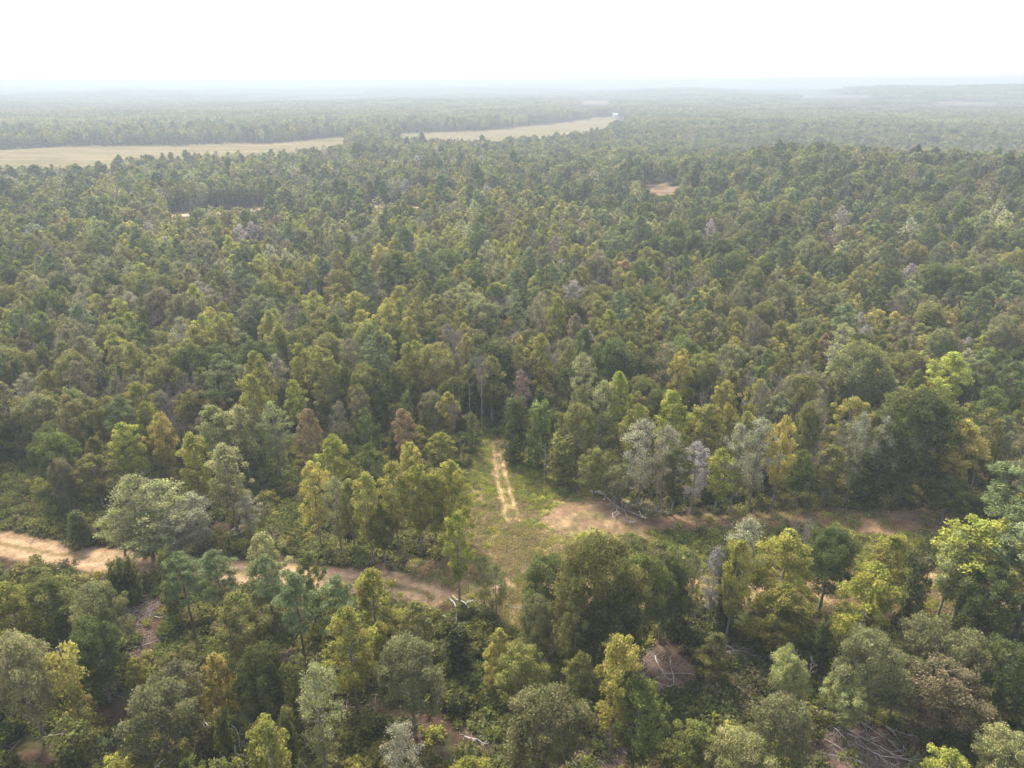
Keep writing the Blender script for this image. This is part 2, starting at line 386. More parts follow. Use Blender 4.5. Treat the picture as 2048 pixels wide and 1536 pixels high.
# ------------------------------------------------------------------ tree geometry
class Geo:
    def __init__(s): s.V = []; s.F = []; s.n = []; s.v = []; s.m = []; s.k = 0
    def add(s, V, F, per, v, mat):
        s.V.append(V); s.F.append(np.asarray(F).ravel() + s.k); s.n.append(np.full(len(F), per)); s.m.append(np.full(len(F), mat)); s.v.append(np.broadcast_to(v, (len(V),)))
        s.k += len(V)
    def tube(s, pts, rad, n=6, mat=0):
        pts = np.asarray(pts, float); k = len(pts)
        d = np.gradient(pts, axis=0); d /= np.linalg.norm(d, axis=1)[:, None] + 1e-9
        ref = np.where(np.abs(d[:, 2:3]) > .9, [[1., 0, 0]], [[0, 0, 1.]])
        u = np.cross(d, ref); u /= np.linalg.norm(u, axis=1)[:, None] + 1e-9
        w = np.cross(d, u)
        a = np.arange(n) * 2 * np.pi / n
        V = pts[:, None] + np.asarray(rad)[:, None, None] * (u[:, None] * np.cos(a)[None, :, None] + w[:, None] * np.sin(a)[None, :, None])
        i = np.arange(k * n).reshape(k, n); j = np.roll(i, -1, 1)
        F = np.stack((i[:-1], j[:-1], j[1:], i[1:]), -1).reshape(-1, 4)
        s.add(V.reshape(-1, 3), F, 4, .5, mat)
    def mesh(s, name, mats):
        if not s.V: return None
        me = mesh_from(name, np.concatenate(s.V), np.concatenate(s.F), np.concatenate(s.n), mats, np.concatenate(s.m))
        a = me.attributes.new('v', 'FLOAT', 'POINT'); a.data.foreach_set('value', np.concatenate(s.v).astype(np.float32))
        return me

def leaves(g, R, C, nrm, size, aspect=1.0, v=None, mat=0, droop=0.0):
    n = len(C)
    nrm = nrm / (np.linalg.norm(nrm, axis=1)[:, None] + 1e-9)
    t = R.normal(size=(n, 3)); u = np.cross(nrm, t); u /= np.linalg.norm(u, axis=1)[:, None] + 1e-9
    w = np.cross(nrm, u)
    s = (size * R.uniform(.6, 1.35, n))[:, None]
    sa = s * aspect
    k = R.uniform(.55, 1.1, (4, n, 1))
    V = np.stack((C - u * s * k[0] - w * sa * .25, C - w * sa * k[1] + u * s * .2, C + u * s * k[2] + w * sa * .2, C + w * sa * k[3] - u * s * .15), 1)
    F = np.arange(n * 4).reshape(n, 4)
    if v is None: v = R.uniform(0, 1, n)
    g.add(V.reshape(-1, 3), F, 4, np.repeat(v, 4), mat)

def lobes_to_leaves(g, R, lobes, per, size, spread=.75, aspect=1.0, flat=.8, mat=0, jag=.35):
    """A bough is a ragged clump: leaves sit thick on its upper shell and thin out below and inside."""
    for c, r in lobes:
        n = max(3, int(per * (r ** 1.6) * R.uniform(.75, 1.25)))
        d = R.normal(size=(n, 3)); d[:, 2] = d[:, 2] + .35; d /= np.linalg.norm(d, axis=1)[:, None]
        rad = r * (1 - R.random(n) ** 1.8 * .65) * (1 + jag * R.normal(size=n) * .45)
        C = c + d * rad[:, None] * np.array([1, 1, flat])
        nr_ = d + R.normal(size=(n, 3)) * spread
        v = np.clip(R.normal(.5 + R.normal() * .17, .2, n), 0, 1)
        leaves(g, R, C, nr_, size, aspect, v, mat)

def trunk_line(R, H, lean=.02, n=7):
    z = np.linspace(0, 1, n)
    w = np.cumsum(R.normal(size=(n, 2)) * lean * H / 3, 0); w -= w[0]
    return np.column_stack((w * .5, z * H))

def branch_tree(g, R, p, d, L, r, depth, spread=.5, up=.25, mat=0, nside=4):
    q = p + d * L * .5 + R.normal(size=3) * L * .05; e = p + d * L + R.normal(size=3) * L * .08
    g.tube([p, q, e], [r, r * .75, r * .5], nside, mat)
    if depth <= 0: return
    for k in range(R.integers(3, 5) if depth > 1 else R.integers(3, 6)):
        t = R.uniform(.35, 1.0)
        b = p + (e - p) * t
        nd = d + R.normal(size=3) * spread; nd[2] += up; nd /= np.linalg.norm(nd)
        branch_tree(g, R, b, nd, L * R.uniform(.5, .75), r * .5, depth - 1, spread, up, mat, 3)

# crown builders: every tree is made 1 m = 1 m at its own height H and crown radius cr
def make_tree(kind, seed, lod=1.0):
    """Returns (crown Geo or None, wood Geo, H, cr). lod < 1 uses fewer and larger leaves."""
    R = np.random.default_rng(seed)
    g, w = Geo(), Geo()
    q = lod; sz = 1 / math.sqrt(max(lod, .01)) if lod < 1 else 1.0
    ns = 7 if lod >= .5 else 4
    def limb(line, c, r0, k=.8):
        z0 = max(line[0, 2] + .5, c[2] - np.hypot(c[0], c[1]) * k)
        b = np.array([np.interp(z0, line[:, 2], line[:, 0]), np.interp(z0, line[:, 2], line[:, 1]), z0])
        m = (b + c) / 2 + np.array([0, 0, -.15 * np.hypot(*(c - b)[:2])]) + R.normal(size=3) * .12
        w.tube([b, m, c], [r0, r0 * .6, r0 * .25], 4 if lod >= .5 else 3)
    if kind in ('poplar', 'maple', 'thin'):
        H = 16.0; cr = {'poplar': 2.9, 'maple': 3.5, 'thin': 2.9}[kind]; base = {'poplar': .33, 'maple': .2, 'thin': .3}[kind]
        line = trunk_line(R, H * .96)
        w.tube(line, np.linspace(.21, .03, len(line)), ns)
        nl = {'poplar': 74, 'maple': 80, 'thin': 60}[kind]
        pk = R.uniform(.5, 1.0)
        lobes = []
        for i in range(nl):
            t = ((i + R.random()) / nl) ** .9
            if kind == 'maple': env = math.sin(math.pi * min(1, (t * .86 + .14)) ** .85) ** .7
            else: env = (math.sin(math.pi * (t * .88 + .12) ** (.8 + .75 * pk))) ** .62
            rr = cr * max(.1, env) * R.uniform(.35, 1.06) * (1 + .28 * math.sin(i * 2.4 + seed))
            a = i * 2.39996 + R.normal() * .5
            z = H * (base + (1 - base) * t) - .3
            px = np.interp(z, line[:, 2], line[:, 0]); py = np.interp(z, line[:, 2], line[:, 1])
            c = np.array([px + rr * math.cos(a), py + rr * math.sin(a), z + R.normal() * .25])
            lobes.append((c, R.uniform(.42, .92) * (1.12 if kind == 'maple' else 1.0) * (1 - .12 * t)))
            if i % (2 if kind == 'thin' else 3) == 0: limb(line, c, .06)
        lobes.append((np.array([line[-1, 0], line[-1, 1], H - .3]), .6))
        if kind == 'thin':
            lobes_to_leaves(g, R, lobes, 190 * q, .11 * sz, 1.2, 1, .9, jag=.8)
            if lod >= .5:
                for c, r in lobes[::2]:
                    for _ in range(5):
                        w.tube([c - [0, 0, .4], c + R.normal(size=3) * .3, c + R.normal(size=3) * .9 + [0, 0, .5]], [.025, .018, .008], 3)
        else:
            lobes_to_leaves(g, R, lobes, 270 * q, (.142 if kind == 'poplar' else .155) * sz, .8, .8, .95, jag=.32)
    elif kind == 'oak':
        H = 15.5; cr = 4.6; base = .25
        line = trunk_line(R, H * .72, .03)
        w.tube(line, np.linspace(.34, .1, len(line)), ns + 1)
        lobes = []; nl = 96
        ax = R.uniform(.8, 1.15)
        for i in range(nl):
            t = (i + .5) / nl
            zz = 1 - 1.72 * t; a = i * 2.39996 + R.normal() * .35
            rh = math.sqrt(max(0, 1 - min(1, abs(zz)) ** 2.3))
            rr = cr * rh * R.uniform(.62, 1.05) * (1 + .17 * math.sin(3 * a + seed))
            zc = H * .62; c = np.array([rr * math.cos(a) * ax, rr * math.sin(a) / ax, zc + zz * (H * .34 if zz > 0 else H * .38) * R.uniform(.85, 1.02)])
            lobes.append((c, R.uniform(.6, 1.3)))
            if i % 3 == 0: limb(line, c, .1, .9)
        for i in range(5):
            lobes.append((R.normal(size=3) * [1.5, 1.5, 1.8] + [0, 0, H * .62], 1.2))
        lobes_to_leaves(g, R, lobes, 215 * q, .155 * sz, .8, .8, .8, jag=.3)
    elif kind == 'pine':
        H = 19.0; cr = 2.9
        line = trunk_line(R, H * .97, .015, 8)
        w.tube(line, np.linspace(.24, .04, len(line)), ns)
        lobes = []
        nb = 46
        for i in range(nb):
            t = i / nb
            z = H * (.56 + .42 * t); rr = cr * (math.sin(math.pi * min(1, t * .72 + .25)) ** .8) * R.uniform(.35, 1.08)
            a = i * 2.39996 + R.normal() * .6
            px = np.interp(z, line[:, 2], line[:, 0]); py = np.interp(z, line[:, 2], line[:, 1])
            c = np.array([px + rr * math.cos(a), py + rr * math.sin(a), z + .18 * rr])
            lobes.append((c, R.uniform(.45, .85)))
            w.tube([[px, py, z - .1], [(px + c[0]) / 2, (py + c[1]) / 2, z - .15], c], [.05, .035, .015], 3)
        lobes.append((np.array([line[-1, 0], line[-1, 1], H]), .6))
        for i in range(6):
            z = H * R.uniform(.3, .55); a = R.uniform(0, 6.28); L = R.uniform(.6, 1.8)
            w.tube([[0, 0, z], [L * math.cos(a), L * math.sin(a), z - .2]], [.035, .01], 3)
        lobes_to_leaves(g, R, lobes, 560 * q, .23 * sz, 1.3, .22 if lod >= .5 else .4, .6, jag=.5)
    elif kind == 'cedar':
        H = 10.0; cr = 1.9
        line = trunk_line(R, H, .01); w.tube(line, np.linspace(.16, .02, len(line)), ns)
        lobes = []
        for i in range(60):
            t = i / 60; rr = cr * (1 - t) ** .75 * R.uniform(.5, 1.05); a = i * 2.39996
            lobes.append((np.array([rr * math.cos(a), rr * math.sin(a), H * (.06 + .92 * t)]), R.uniform(.4, .75)))
        lobes_to_leaves(g, R, lobes, 300 * q, .17 * sz, 1.0, .5, 1.1)
    elif kind == 'vine':
        H = 12.0; cr = 1.3
        line = trunk_line(R, H, .02); w.tube(line, np.linspace(.22, .05, len(line)), ns)
        lobes = []
        for i in range(44):
            t = i / 44; rr = cr * R.uniform(.2, 1.0) * (.55 + .6 * abs(math.sin(5 * t + seed)) + .5 * (1 - t)); a = i * 2.39996
            px = np.interp(H * t, line[:, 2], line[:, 0]); py = np.interp(H * t, line[:, 2], line[:, 1])
            lobes.append((np.array([px + rr * math.cos(a), py + rr * math.sin(a), H * (.02 + .95 * t)]), R.uniform(.45, .85)))
        lobes_to_leaves(g, R, lobes, 220 * q, .17 * sz, .8, .9, 1.2)
        for i in range(8):
            z = H * R.uniform(.6, 1); a = R.uniform(0, 6.28); L = R.uniform(.8, 2.2)
            w.tube([[line[-2, 0], line[-2, 1], z], [L * math.cos(a), L * math.sin(a), z + .7]], [.04, .012], 3)
    elif kind == 'bush':
        H = 3.2; cr = 1.9
        lobes = []
        for i in range(26):
            a = R.uniform(0, 6.28); rr = cr * math.sqrt(R.random()) * .85; z = H * R.uniform(.15, .85) * (1 - .5 * (rr / cr) ** 2)
            c = np.array([rr * math.cos(a), rr * math.sin(a), z]); lobes.append((c, R.uniform(.4, .75)))
            if i % 3 == 0: w.tube([[c[0] * .15, c[1] * .15, 0], [c[0] * .6, c[1] * .6, z * .6], c], [.04, .03, .01], 3)
        lobes_to_leaves(g, R, lobes, 260 * q, .15 * sz, .8, .9, .9)
    elif kind == 'bare':
        H = 15.0; cr = 2.6
        line = trunk_line(R, H * .62, .02); w.tube(line, np.linspace(.2, .11, len(line)), ns)
        top = line[-1]
        for i in range(7 if lod >= .5 else 5):
            a = i * 2.39996; d = np.array([math.cos(a) * .45, math.sin(a) * .45, 1.0]); d /= np.linalg.norm(d)
            b = top - [0, 0, R.uniform(0, 3.0)]; b[:2] = [np.interp(b[2], line[:, 2], line[:, 0]), np.interp(b[2], line[:, 2], line[:, 1])]
            branch_tree(w, R, b, d, H * R.uniform(.24, .34), .085, 3 if lod >= .5 else 2, .42, .3)
        g = None
    elif kind == 'snag':
        H = 11.0; cr = 1.2
        line = trunk_line(R, H, .035, 9); w.tube(line, np.linspace(.2, .05, len(line)), ns)
        for i in range(8):
            z = H * R.uniform(.35, .95); a = R.uniform(0, 6.28); d = np.array([math.cos(a), math.sin(a), .5]); d /= np.linalg.norm(d)
            p = np.array([np.interp(z, line[:, 2], line[:, 0]), np.interp(z, line[:, 2], line[:, 1]), z])
            branch_tree(w, R, p, d, R.uniform(.6, 1.9), .045, 1, .5, .1)
        g = None
    return g, w, H, cr

SPAN = {}          # how far the foliage really reaches, in the tree's own metres
DIM = {'poplar': (16, 2.7), 'maple': (16, 3.4), 'thin': (16, 2.8), 'oak': (15.5, 4.4), 'pine': (19, 3.0), 'cedar': (10, 1.9), 'vine': (12, 1.3), 'bush': (3.2, 1.9), 'bare': (15, 2.6), 'snag': (11, 1.2)}
NVAR = {'poplar': 6, 'maple': 4, 'thin': 4, 'oak': 6, 'pine': 4, 'cedar': 2, 'vine': 3, 'bush': 4, 'bare': 3, 'snag': 3}
NEAR = {}
for ki, (k, nv) in enumerate(NVAR.items()):
    for i in range(nv):
        g, w, H, cr = make_tree(k, 1000 + 37 * ki + i, 1.0)
        SPAN.setdefault(k, []).append(float(np.percentile(np.hypot(*np.concatenate(g.V if g else w.V)[:, :2].T), 92 if g else 97)))
        lm = M_NEEDLE if k in ('pine', 'cedar') else M_LEAF
        wm = M_BARKP if k in ('pine', 'cedar') else M_DEADTWIG if k == 'bare' else M_DEAD if k == 'snag' else M_BARK
        NEAR[k, i] = (g.mesh(k + "_crown", (lm,)) if g else None, w.mesh(k + "_wood", (wm,)) if w.V else None)

SPAN = {k: sum(v) / len(v) for k, v in SPAN.items()}; print('span', {k: round(v, 2) for k, v in SPAN.items()})
# sources for the mass of the woods: kept out of the scene, drawn through one object
SRC = bpy.data.collections.new("woods_sources")
SRC_NAMES = []
def source(name, me):
    o = bpy.data.objects.new(name, me); SRC.objects.link(o); SRC_NAMES.append(o.name)
for ki, (k, nv) in enumerate(NVAR.items()):
    for tag_, lod, cnt in (('close', .85, min(nv, 2)), ('middle', .42, min(nv, 4)), ('distant', .13, min(nv, 4))):
        for i in range(cnt):
            g, w, H, cr = make_tree(k, 5000 + 37 * ki + i, lod)
            lm = M_NEEDLE_I if k in ('pine', 'cedar') else M_LEAF_I
            wm = M_BARKP if k in ('pine', 'cedar') else M_DEADTWIG if k == 'bare' else M_DEAD if k == 'snag' else M_BARK
            G = Geo()
            if g:
                for V, Fc, n_, v_, m_ in zip(g.V, g.F, g.n, g.v, g.m): G.V.append(V); G.F.append(Fc); G.n.append(n_); G.v.append(v_); G.m.append(m_); G.k += len(V)
            off = G.k
            for V, Fc, n_, v_, m_ in zip(w.V, w.F, w.n, w.v, w.m): G.V.append(V); G.F.append(Fc + off); G.n.append(n_); G.v.append(v_); G.m.append(m_ + 1); G.k += len(V)
            source("%s_%s_%d" % (tag_, k, i), G.mesh(k + "_" + tag_, (lm, wm)))
# a patch of far wood, 46 m across
for i in range(4):
    R = np.random.default_rng(900 + i); G = Geo()
    pts = []
    for _ in range(900):
        p = R.uniform(-23, 23, 2)
        if all((p[0] - q_[0]) ** 2 + (p[1] - q_[1]) ** 2 > 4.3 ** 2 for q_ in pts): pts.append(p)
    for p in pts:
        H = R.uniform(11, 18); cr = R.uniform(2.0, 4.0); n = 74
        d = R.normal(size=(n, 3)); d /= np.linalg.norm(d, axis=1)[:, None]
        con = R.random() < .5
        C = d * [cr, cr, H * .3] * R.uniform(.75, 1.08, (n, 1))
        if con: C[:, :2] *= np.clip(1 - C[:, 2:3] / (H * .4), .25, 1.3)
        C += [p[0], p[1], H * .66]
        leaves(G, R, C, d + R.normal(size=(n, 3)) * .5, .8, 1.0, np.clip(R.normal(R.uniform(.15, .85), .12, n), 0, 1), 0)
        G.tube([[p[0], p[1], 0], [p[0], p[1], H * .6]], [.2, .1], 3, 1)
    source("patch_%d" % i, G.mesh("far_wood_patch", (M_LEAF_I, M_BARK)))
# ground cover sources
GC = bpy.data.collections.new("cover_sources"); GC_NAMES = []
def cover_source(name, me):
    o = bpy.data.objects.new(name, me); GC.objects.link(o); GC_NAMES.append(o.name)
for i in range(4):
    R = np.random.default_rng(700 + i); G = Geo()
    lobes = [(np.array([R.normal() * .55, R.normal() * .55, R.uniform(.15, .75)]), R.uniform(.3, .6)) for _ in range(9)]
    lobes_to_leaves(G, R, lobes, 170, .12, .9, .9, .8, jag=.9)
    cover_source("weeds_%d" % i, G.mesh("weeds", (M_LEAF_I,)))
for i in range(3):
    R = np.random.default_rng(740 + i); G = Geo()
    n = 110
    C = np.column_stack((R.normal(size=(n, 2)) * .45, R.uniform(.05, .32, n)))
    leaves(G, R, C, R.normal(size=(n, 3)) * [1, 1, .35], .2, .22, None, 0)
    cover_source("tuft_%d" % i, G.mesh("tuft", (M_LEAF_I,)))
for i in range(2):
    R = np.random.default_rng(760 + i); G = Geo()
    for _ in range(16):
        p = np.array([*R.normal(size=2) * .7, R.uniform(.05, .3)]); d = np.array([*R.normal(size=2), R.normal() * .25]); d /= np.linalg.norm(d)
        L = R.uniform(.4, 1.6); G.tube([p, p + d * L * .5 + [0, 0, .05], p + d * L], [.03, .022, .01], 3, 0)
    cover_source("twigs_%d" % i, G.mesh("twigs", (M_DEADTWIG,)))

def scatter_group(name, coll):
    ng = bpy.data.node_groups.new(name, 'GeometryNodeTree')
    ng.interface.new_socket("Geometry", in_out='INPUT', socket_type='NodeSocketGeometry')
    ng.interface.new_socket("Geometry", in_out='OUTPUT', socket_type='NodeSocketGeometry')
    N = ng.nodes.new; L = ng.links.new
    gi = N('NodeGroupInput'); go = N('NodeGroupOutput'); ip = N('GeometryNodeInstanceOnPoints'); ci = N('GeometryNodeCollectionInfo')
    ci.inputs['Collection'].default_value = coll; ci.inputs['Separate Children'].default_value = True; ci.inputs['Reset Children'].default_value = True
    def attr(nm, ty):
        a = N('GeometryNodeInputNamedAttribute'); a.data_type = ty; a.inputs['Name'].default_value = nm; return a.outputs[0]
    ip.inputs['Pick Instance'].default_value = True
    L(gi.outputs[0], ip.inputs['Points']); L(ci.outputs[0], ip.inputs['Instance']); L(attr('pick', 'INT'), ip.inputs['Instance Index'])
    er = N('FunctionNodeEulerToRotation'); L(attr('turn', 'FLOAT_VECTOR'), er.inputs[0]); L(er.outputs[0], ip.inputs['Rotation'])
    L(attr('size', 'FLOAT_VECTOR'), ip.inputs['Scale']); L(ip.outputs[0], go.inputs[0])
    return ng

def scatter(name, coll, names, rows, label, cat):
    """rows: list of (x, y, z, source name, turn, (sx, sy, sz), tint)"""
    order = sorted(names)
    pos = np.array([r[:3] for r in rows], np.float32)
    me = bpy.data.meshes.new(name); me.vertices.add(len(rows)); me.vertices.foreach_set('co', pos.ravel())
    where = {n: i for i, n in enumerate(order)}
    a = me.attributes.new('pick', 'INT', 'POINT'); a.data.foreach_set('value', np.array([where[r[3]] for r in rows], np.int32))
    a = me.attributes.new('turn', 'FLOAT_VECTOR', 'POINT'); a.data.foreach_set('vector', np.array([(0, 0, r[4]) for r in rows], np.float32).ravel())
    a = me.attributes.new('size', 'FLOAT_VECTOR', 'POINT'); a.data.foreach_set('vector', np.array([r[5] for r in rows], np.float32).ravel())
    a = me.attributes.new('tint', 'FLOAT_VECTOR', 'POINT'); a.data.foreach_set('vector', np.array([r[6] for r in rows], np.float32).ravel())
    o = link(bpy.data.objects.new(name, me))
    md = o.modifiers.new("scatter", 'NODES'); md.node_group = scatter_group(name, coll)
    o["kind"] = "stuff"; o["label"] = label; o["category"] = cat
    return o

# ------------------------------------------------------------------ the hand-read trees
TINT = {
    'dark green': (.096, .110, .034), 'green': (.138, .158, .040), 'olive green': (.192, .192, .052), 'brownish olive': (.185, .168, .078),
    'yellow-green': (.268, .268, .052), 'bright yellow-green': (.31, .325, .058), 'golden yellow': (.36, .325, .07), 'rusty orange': (.28, .21, .09),
    'pale grey-green': (.28, .288, .108), 'silvery grey-green': (.29, .285, .165), 'bluish green': (.150, .182, .070), 'dull red-brown': (.22, .165, .11), 'grey-green': (.185, .190, .074),
    'grey': (.30, .265, .235)}
A = dict(d='dark green', g='green', o='olive green', n='brownish olive', y='yellow-green', b='bright yellow-green', l='golden yellow', r='rusty orange', p='pale grey-green', s='silvery grey-green', u='bluish green', m='dull red-brown', e='grey-green', z='grey')
# crown centre x, top y, base y, crown width (pixels of the photograph), kind, colour
HERO = [
    (265, 955, 1112, 92, 'thin', 'p'), (325, 962, 1108, 92, 'thin', 'p'), (388, 992, 1104, 84, 'thin', 's'), (292, 1020, 1122, 96, 'thin', 'p'), (355, 1025, 1122, 90, 'thin', 's'), (236, 1020, 1110, 60, 'thin', 'p'),
    (455, 888, 1060, 74, 'poplar', 'p'), (392, 866, 1040, 62, 'poplar', 'y'), (497, 990, 1082, 46, 'thin', 's'), (628, 922, 1098, 56, 'poplar', 'l'), (672, 955, 1118, 48, 'thin', 'p'),
    (735, 945, 1128, 60, 'poplar', 'y'), (790, 925, 1118, 62, 'poplar', 'y'), (838, 930, 1112, 62, 'poplar', 'y'), (765, 1010, 1130, 52, 'poplar', 'g'), (700, 960, 1105, 52, 'poplar', 'o'),
    (905, 922, 1092, 88, 'maple', 'b'), (868, 950, 1102, 60, 'poplar', 'y'), (155, 1022, 1088, 38, 'cedar', 'd'), (188, 908, 1020, 66, 'poplar', 'o'),
    (255, 846, 985, 52, 'poplar', 'y'), (328, 826, 975, 48, 'poplar', 'l'), (298, 806, 950, 48, 'poplar', 'y'), (432, 812, 960, 66, 'poplar', 'p'), (486, 812, 962, 64, 'poplar', 'p'), (548, 806, 960, 66, 'thin', 'p'),
    (590, 762, 880, 40, 'poplar', 'b'), (622, 818, 965, 46, 'poplar', 'r'), (665, 870, 1010, 72, 'maple', 'b'), (805, 818, 950, 46, 'poplar', 'r'), (822, 885, 1010, 50, 'poplar', 'l'), (740, 890, 1010, 56, 'poplar', 'g'),
    (915, 1026, 1205, 58, 'poplar', 'b'), (968, 1112, 1215, 34, 'thin', 'g'), (992, 1130, 1235, 48, 'thin', 'o'), (884, 865, 935, 60, 'maple', 'y'),
    (1195, 1066, 1335, 145, 'oak', 'o'), (1098, 1112, 1275, 105, 'oak', 'g'), (1278, 1105, 1310, 100, 'oak', 'g'), (1225, 1185, 1370, 112, 'oak', 'd'), (1330, 1105, 1285, 80, 'oak', 'd'), (1076, 1188, 1330, 64, 'oak', 'e'),
    (1152, 1195, 1375, 60, 'poplar', 'o'), (1165, 1065, 1190, 46, 'poplar', 'y'), (1000, 1258, 1385, 64, 'maple', 'l'), (1232, 1270, 1520, 82, 'poplar', 'y'), (820, 1272, 1470, 112, 'oak', 'e'),
    (1092, 1378, 1570, 142, 'oak', 'e'), (745, 1142, 1290, 92, 'maple', 'y'), (700, 1222, 1430, 92, 'poplar', 'y'), (1040, 1290, 1420, 90, 'oak', 'o'), (1275, 1360, 1560, 90, 'poplar', 'g'), (1160, 1310, 1440, 60, 'poplar', 'o'),
    (1492, 1040, 1235, 66, 'thin', 's'), (1470, 1082, 1290, 60, 'poplar', 'y'), (1572, 1060, 1250, 122, 'maple', 'b'), (1562, 1165, 1300, 100, 'maple', 'y'), (1660, 1050, 1225, 92, 'oak', 'd'), (1598, 1045, 1170, 62, 'bare', 'z'),
    (1772, 1070, 1230, 88, 'maple', 'y'), (1738, 1125, 1310, 105, 'maple', 'b'), (1828, 1110, 1290, 50, 'vine', 'd'), (1945, 1045, 1245, 105, 'poplar', 'b'), (1905, 1065, 1240, 60, 'poplar', 'p'), (1975, 1130, 1290, 90, 'oak', 'd'),
    (2040, 915, 1170, 100, 'pine', 'u'), (2020, 1015, 1230, 90, 'pine', 'u'), (2075, 1050, 1290, 110, 'pine', 'u'), (1430, 1095, 1255, 46, 'thin', 'z'), (1455, 1100, 1260, 50, 'vine', 'd'), (1350, 1105, 1250, 60, 'vine', 'g'), (1385, 1110, 1270, 36, 'thin', 'e'),
    (1695, 1350, 1462, 70, 'oak', 'p'), (1738, 1268, 1440, 108, 'oak', 'e'), (1800, 1310, 1440, 70, 'oak', 'e'), (1575, 1300, 1425, 62, 'oak', 'p'), (1586, 1296, 1420, 24, 'snag', 'z'), (1617, 1318, 1420, 20, 'snag', 'z'), (1565, 1390, 1560, 92, 'oak', 'e'),
    (1480, 1465, 1600, 100, 'oak', 'p'), (1395, 1448, 1560, 74, 'poplar', 'g'), (1862, 1236, 1400, 92, 'oak', 'e'), (1925, 1270, 1430, 92, 'oak', 'e'), (1885, 1325, 1470, 120, 'oak', 'n'), (2020, 1465, 1600, 80, 'oak', 'p'), (2010, 1290, 1450, 100, 'oak', 'd'),
    (368, 1104, 1290, 66, 'pine', 'u'), (440, 1104, 1290, 66, 'pine', 'u'), (537, 1112, 1300, 66, 'pine', 'u'), (598, 1150, 1370, 76, 'pine', 'u'), (680, 1160, 1370, 76, 'pine', 'u'), (530, 1070, 1230, 70, 'poplar', 'p'), (620, 1105, 1260, 50, 'poplar', 'g'),
    (138, 1295, 1480, 48, 'vine', 'l'), (436, 1306, 1440, 72, 'maple', 'l'), (272, 1315, 1390, 34, 'poplar', 'y'), (42, 1268, 1480, 96, 'oak', 'p'), (105, 1158, 1320, 84, 'poplar', 'g'), (200, 1165, 1330, 90, 'oak', 'e'), (318, 1368, 1560, 120, 'oak', 'e'),
    (635, 1330, 1560, 82, 'thin', 'p'), (360, 1330, 1480, 84, 'poplar', 'n'), (30, 1170, 1330, 70, 'poplar', 'y'), (190, 1240, 1400, 84, 'oak', 'd'), (480, 1190, 1350, 80, 'poplar', 'o'), (520, 1290, 1470, 90, 'oak', 'd'), (240, 1100, 1200, 50, 'bush', 'g'),
    (1285, 842, 1022, 74, 'thin', 's'), (1330, 850, 1028, 60, 'thin', 's'), (1352, 900, 1034, 56, 'poplar', 'g'), (1392, 885, 1028, 60, 'thin', 'z'), (1440, 900, 1030, 60, 'poplar', 'y'), (1475, 850, 1030, 56, 'thin', 's'), (1515, 838, 1022, 66, 'thin', 's'), (1562, 838, 1024, 56, 'poplar', 'l'),
    (1600, 900, 1015, 50, 'poplar', 'g'), (1625, 895, 1010, 40, 'bare', 'z'), (1658, 890, 1010, 60, 'poplar', 'o'), (1715, 828, 1005, 48, 'thin', 's'), (1762, 834, 1008, 48, 'thin', 's'), (1835, 780, 1000, 132, 'oak', 'd'), (1740, 900, 1012, 50, 'vine', 'd'), (1800, 915, 1012, 60, 'oak', 'g'),
    (1238, 930, 1020, 62, 'oak', 'e'), (1345, 784, 930, 74, 'maple', 'b'), (1238, 744, 890, 58, 'maple', 'b'), (1205, 760, 890, 56, 'thin', 'p'), (1412, 810, 950, 66, 'poplar', 'y'), (1272, 810, 950, 60, 'poplar', 'y'), (1155, 800, 960, 74, 'oak', 'o'), (1920, 840, 1010, 70, 'poplar', 'l'), (1900, 950, 1040, 70, 'oak', 'g'),
    (962, 708, 868, 60, 'bare', 'z'), (1108, 680, 820, 46, 'bare', 'z'), (1090, 886, 955, 30, 'snag', 'z'), (1040, 740, 850, 36, 'thin', 'm'), (1028, 790, 930, 46, 'vine', 'd'), (1075, 800, 940, 46, 'vine', 'g'), (1130, 870, 975, 60, 'vine', 'o'), (1190, 900, 1005, 56, 'poplar', 'o'),
    (1362, 700, 850, 44, 'poplar', 'l'), (605, 688, 830, 46, 'poplar', 'y'), (655, 700, 860, 66, 'poplar', 'o'), (820, 686, 830, 50, 'maple', 'y'), (1720, 690, 850, 90, 'oak', 'e'), (1900, 705, 850, 60, 'poplar', 'b'),
]
KIND_NAME = {'poplar': 'poplar_tree', 'maple': 'maple_tree', 'thin': 'thinning_tree', 'oak': 'oak_tree', 'pine': 'pine_tree', 'cedar': 'cedar_tree', 'vine': 'vine_covered_tree', 'bush': 'shrub', 'bare': 'bare_tree', 'snag': 'dead_snag'}
rnd = random.Random(7)
TREES = []          # dict(x, y, z, h, r, kind, var, tint name, rot, hero)
def solve_tree(px, top, base, wpx):
    bx, by = at(px, base)
    for _ in range(3):
        bz = float(height(bx, by))
        D = by
        d = ray(px, top); t = by / d[1]; hz = CAM_Z + d[2] * t - bz
        hz = max(2.0, hz)
        cx, _c = proj(bx, by, bz + hz * .65)
        bx += (px - cx) * math.hypot(by, CAM_Z) / F
    sl = math.sqrt(bx * bx + by * by + (CAM_Z - bz - hz * .6) ** 2)
    return bx, by, bz, hz, wpx / F * sl / 2
for px, top, base, wpx, k, c in HERO:
    x, y, z, h, r = solve_tree(px, top, base, wpx)
    TREES.append(dict(x=x, y=y, z=z, h=h, r=r, kind=k, tint=A[c], hero=True, px=px, top=top, base=base, w=wpx))

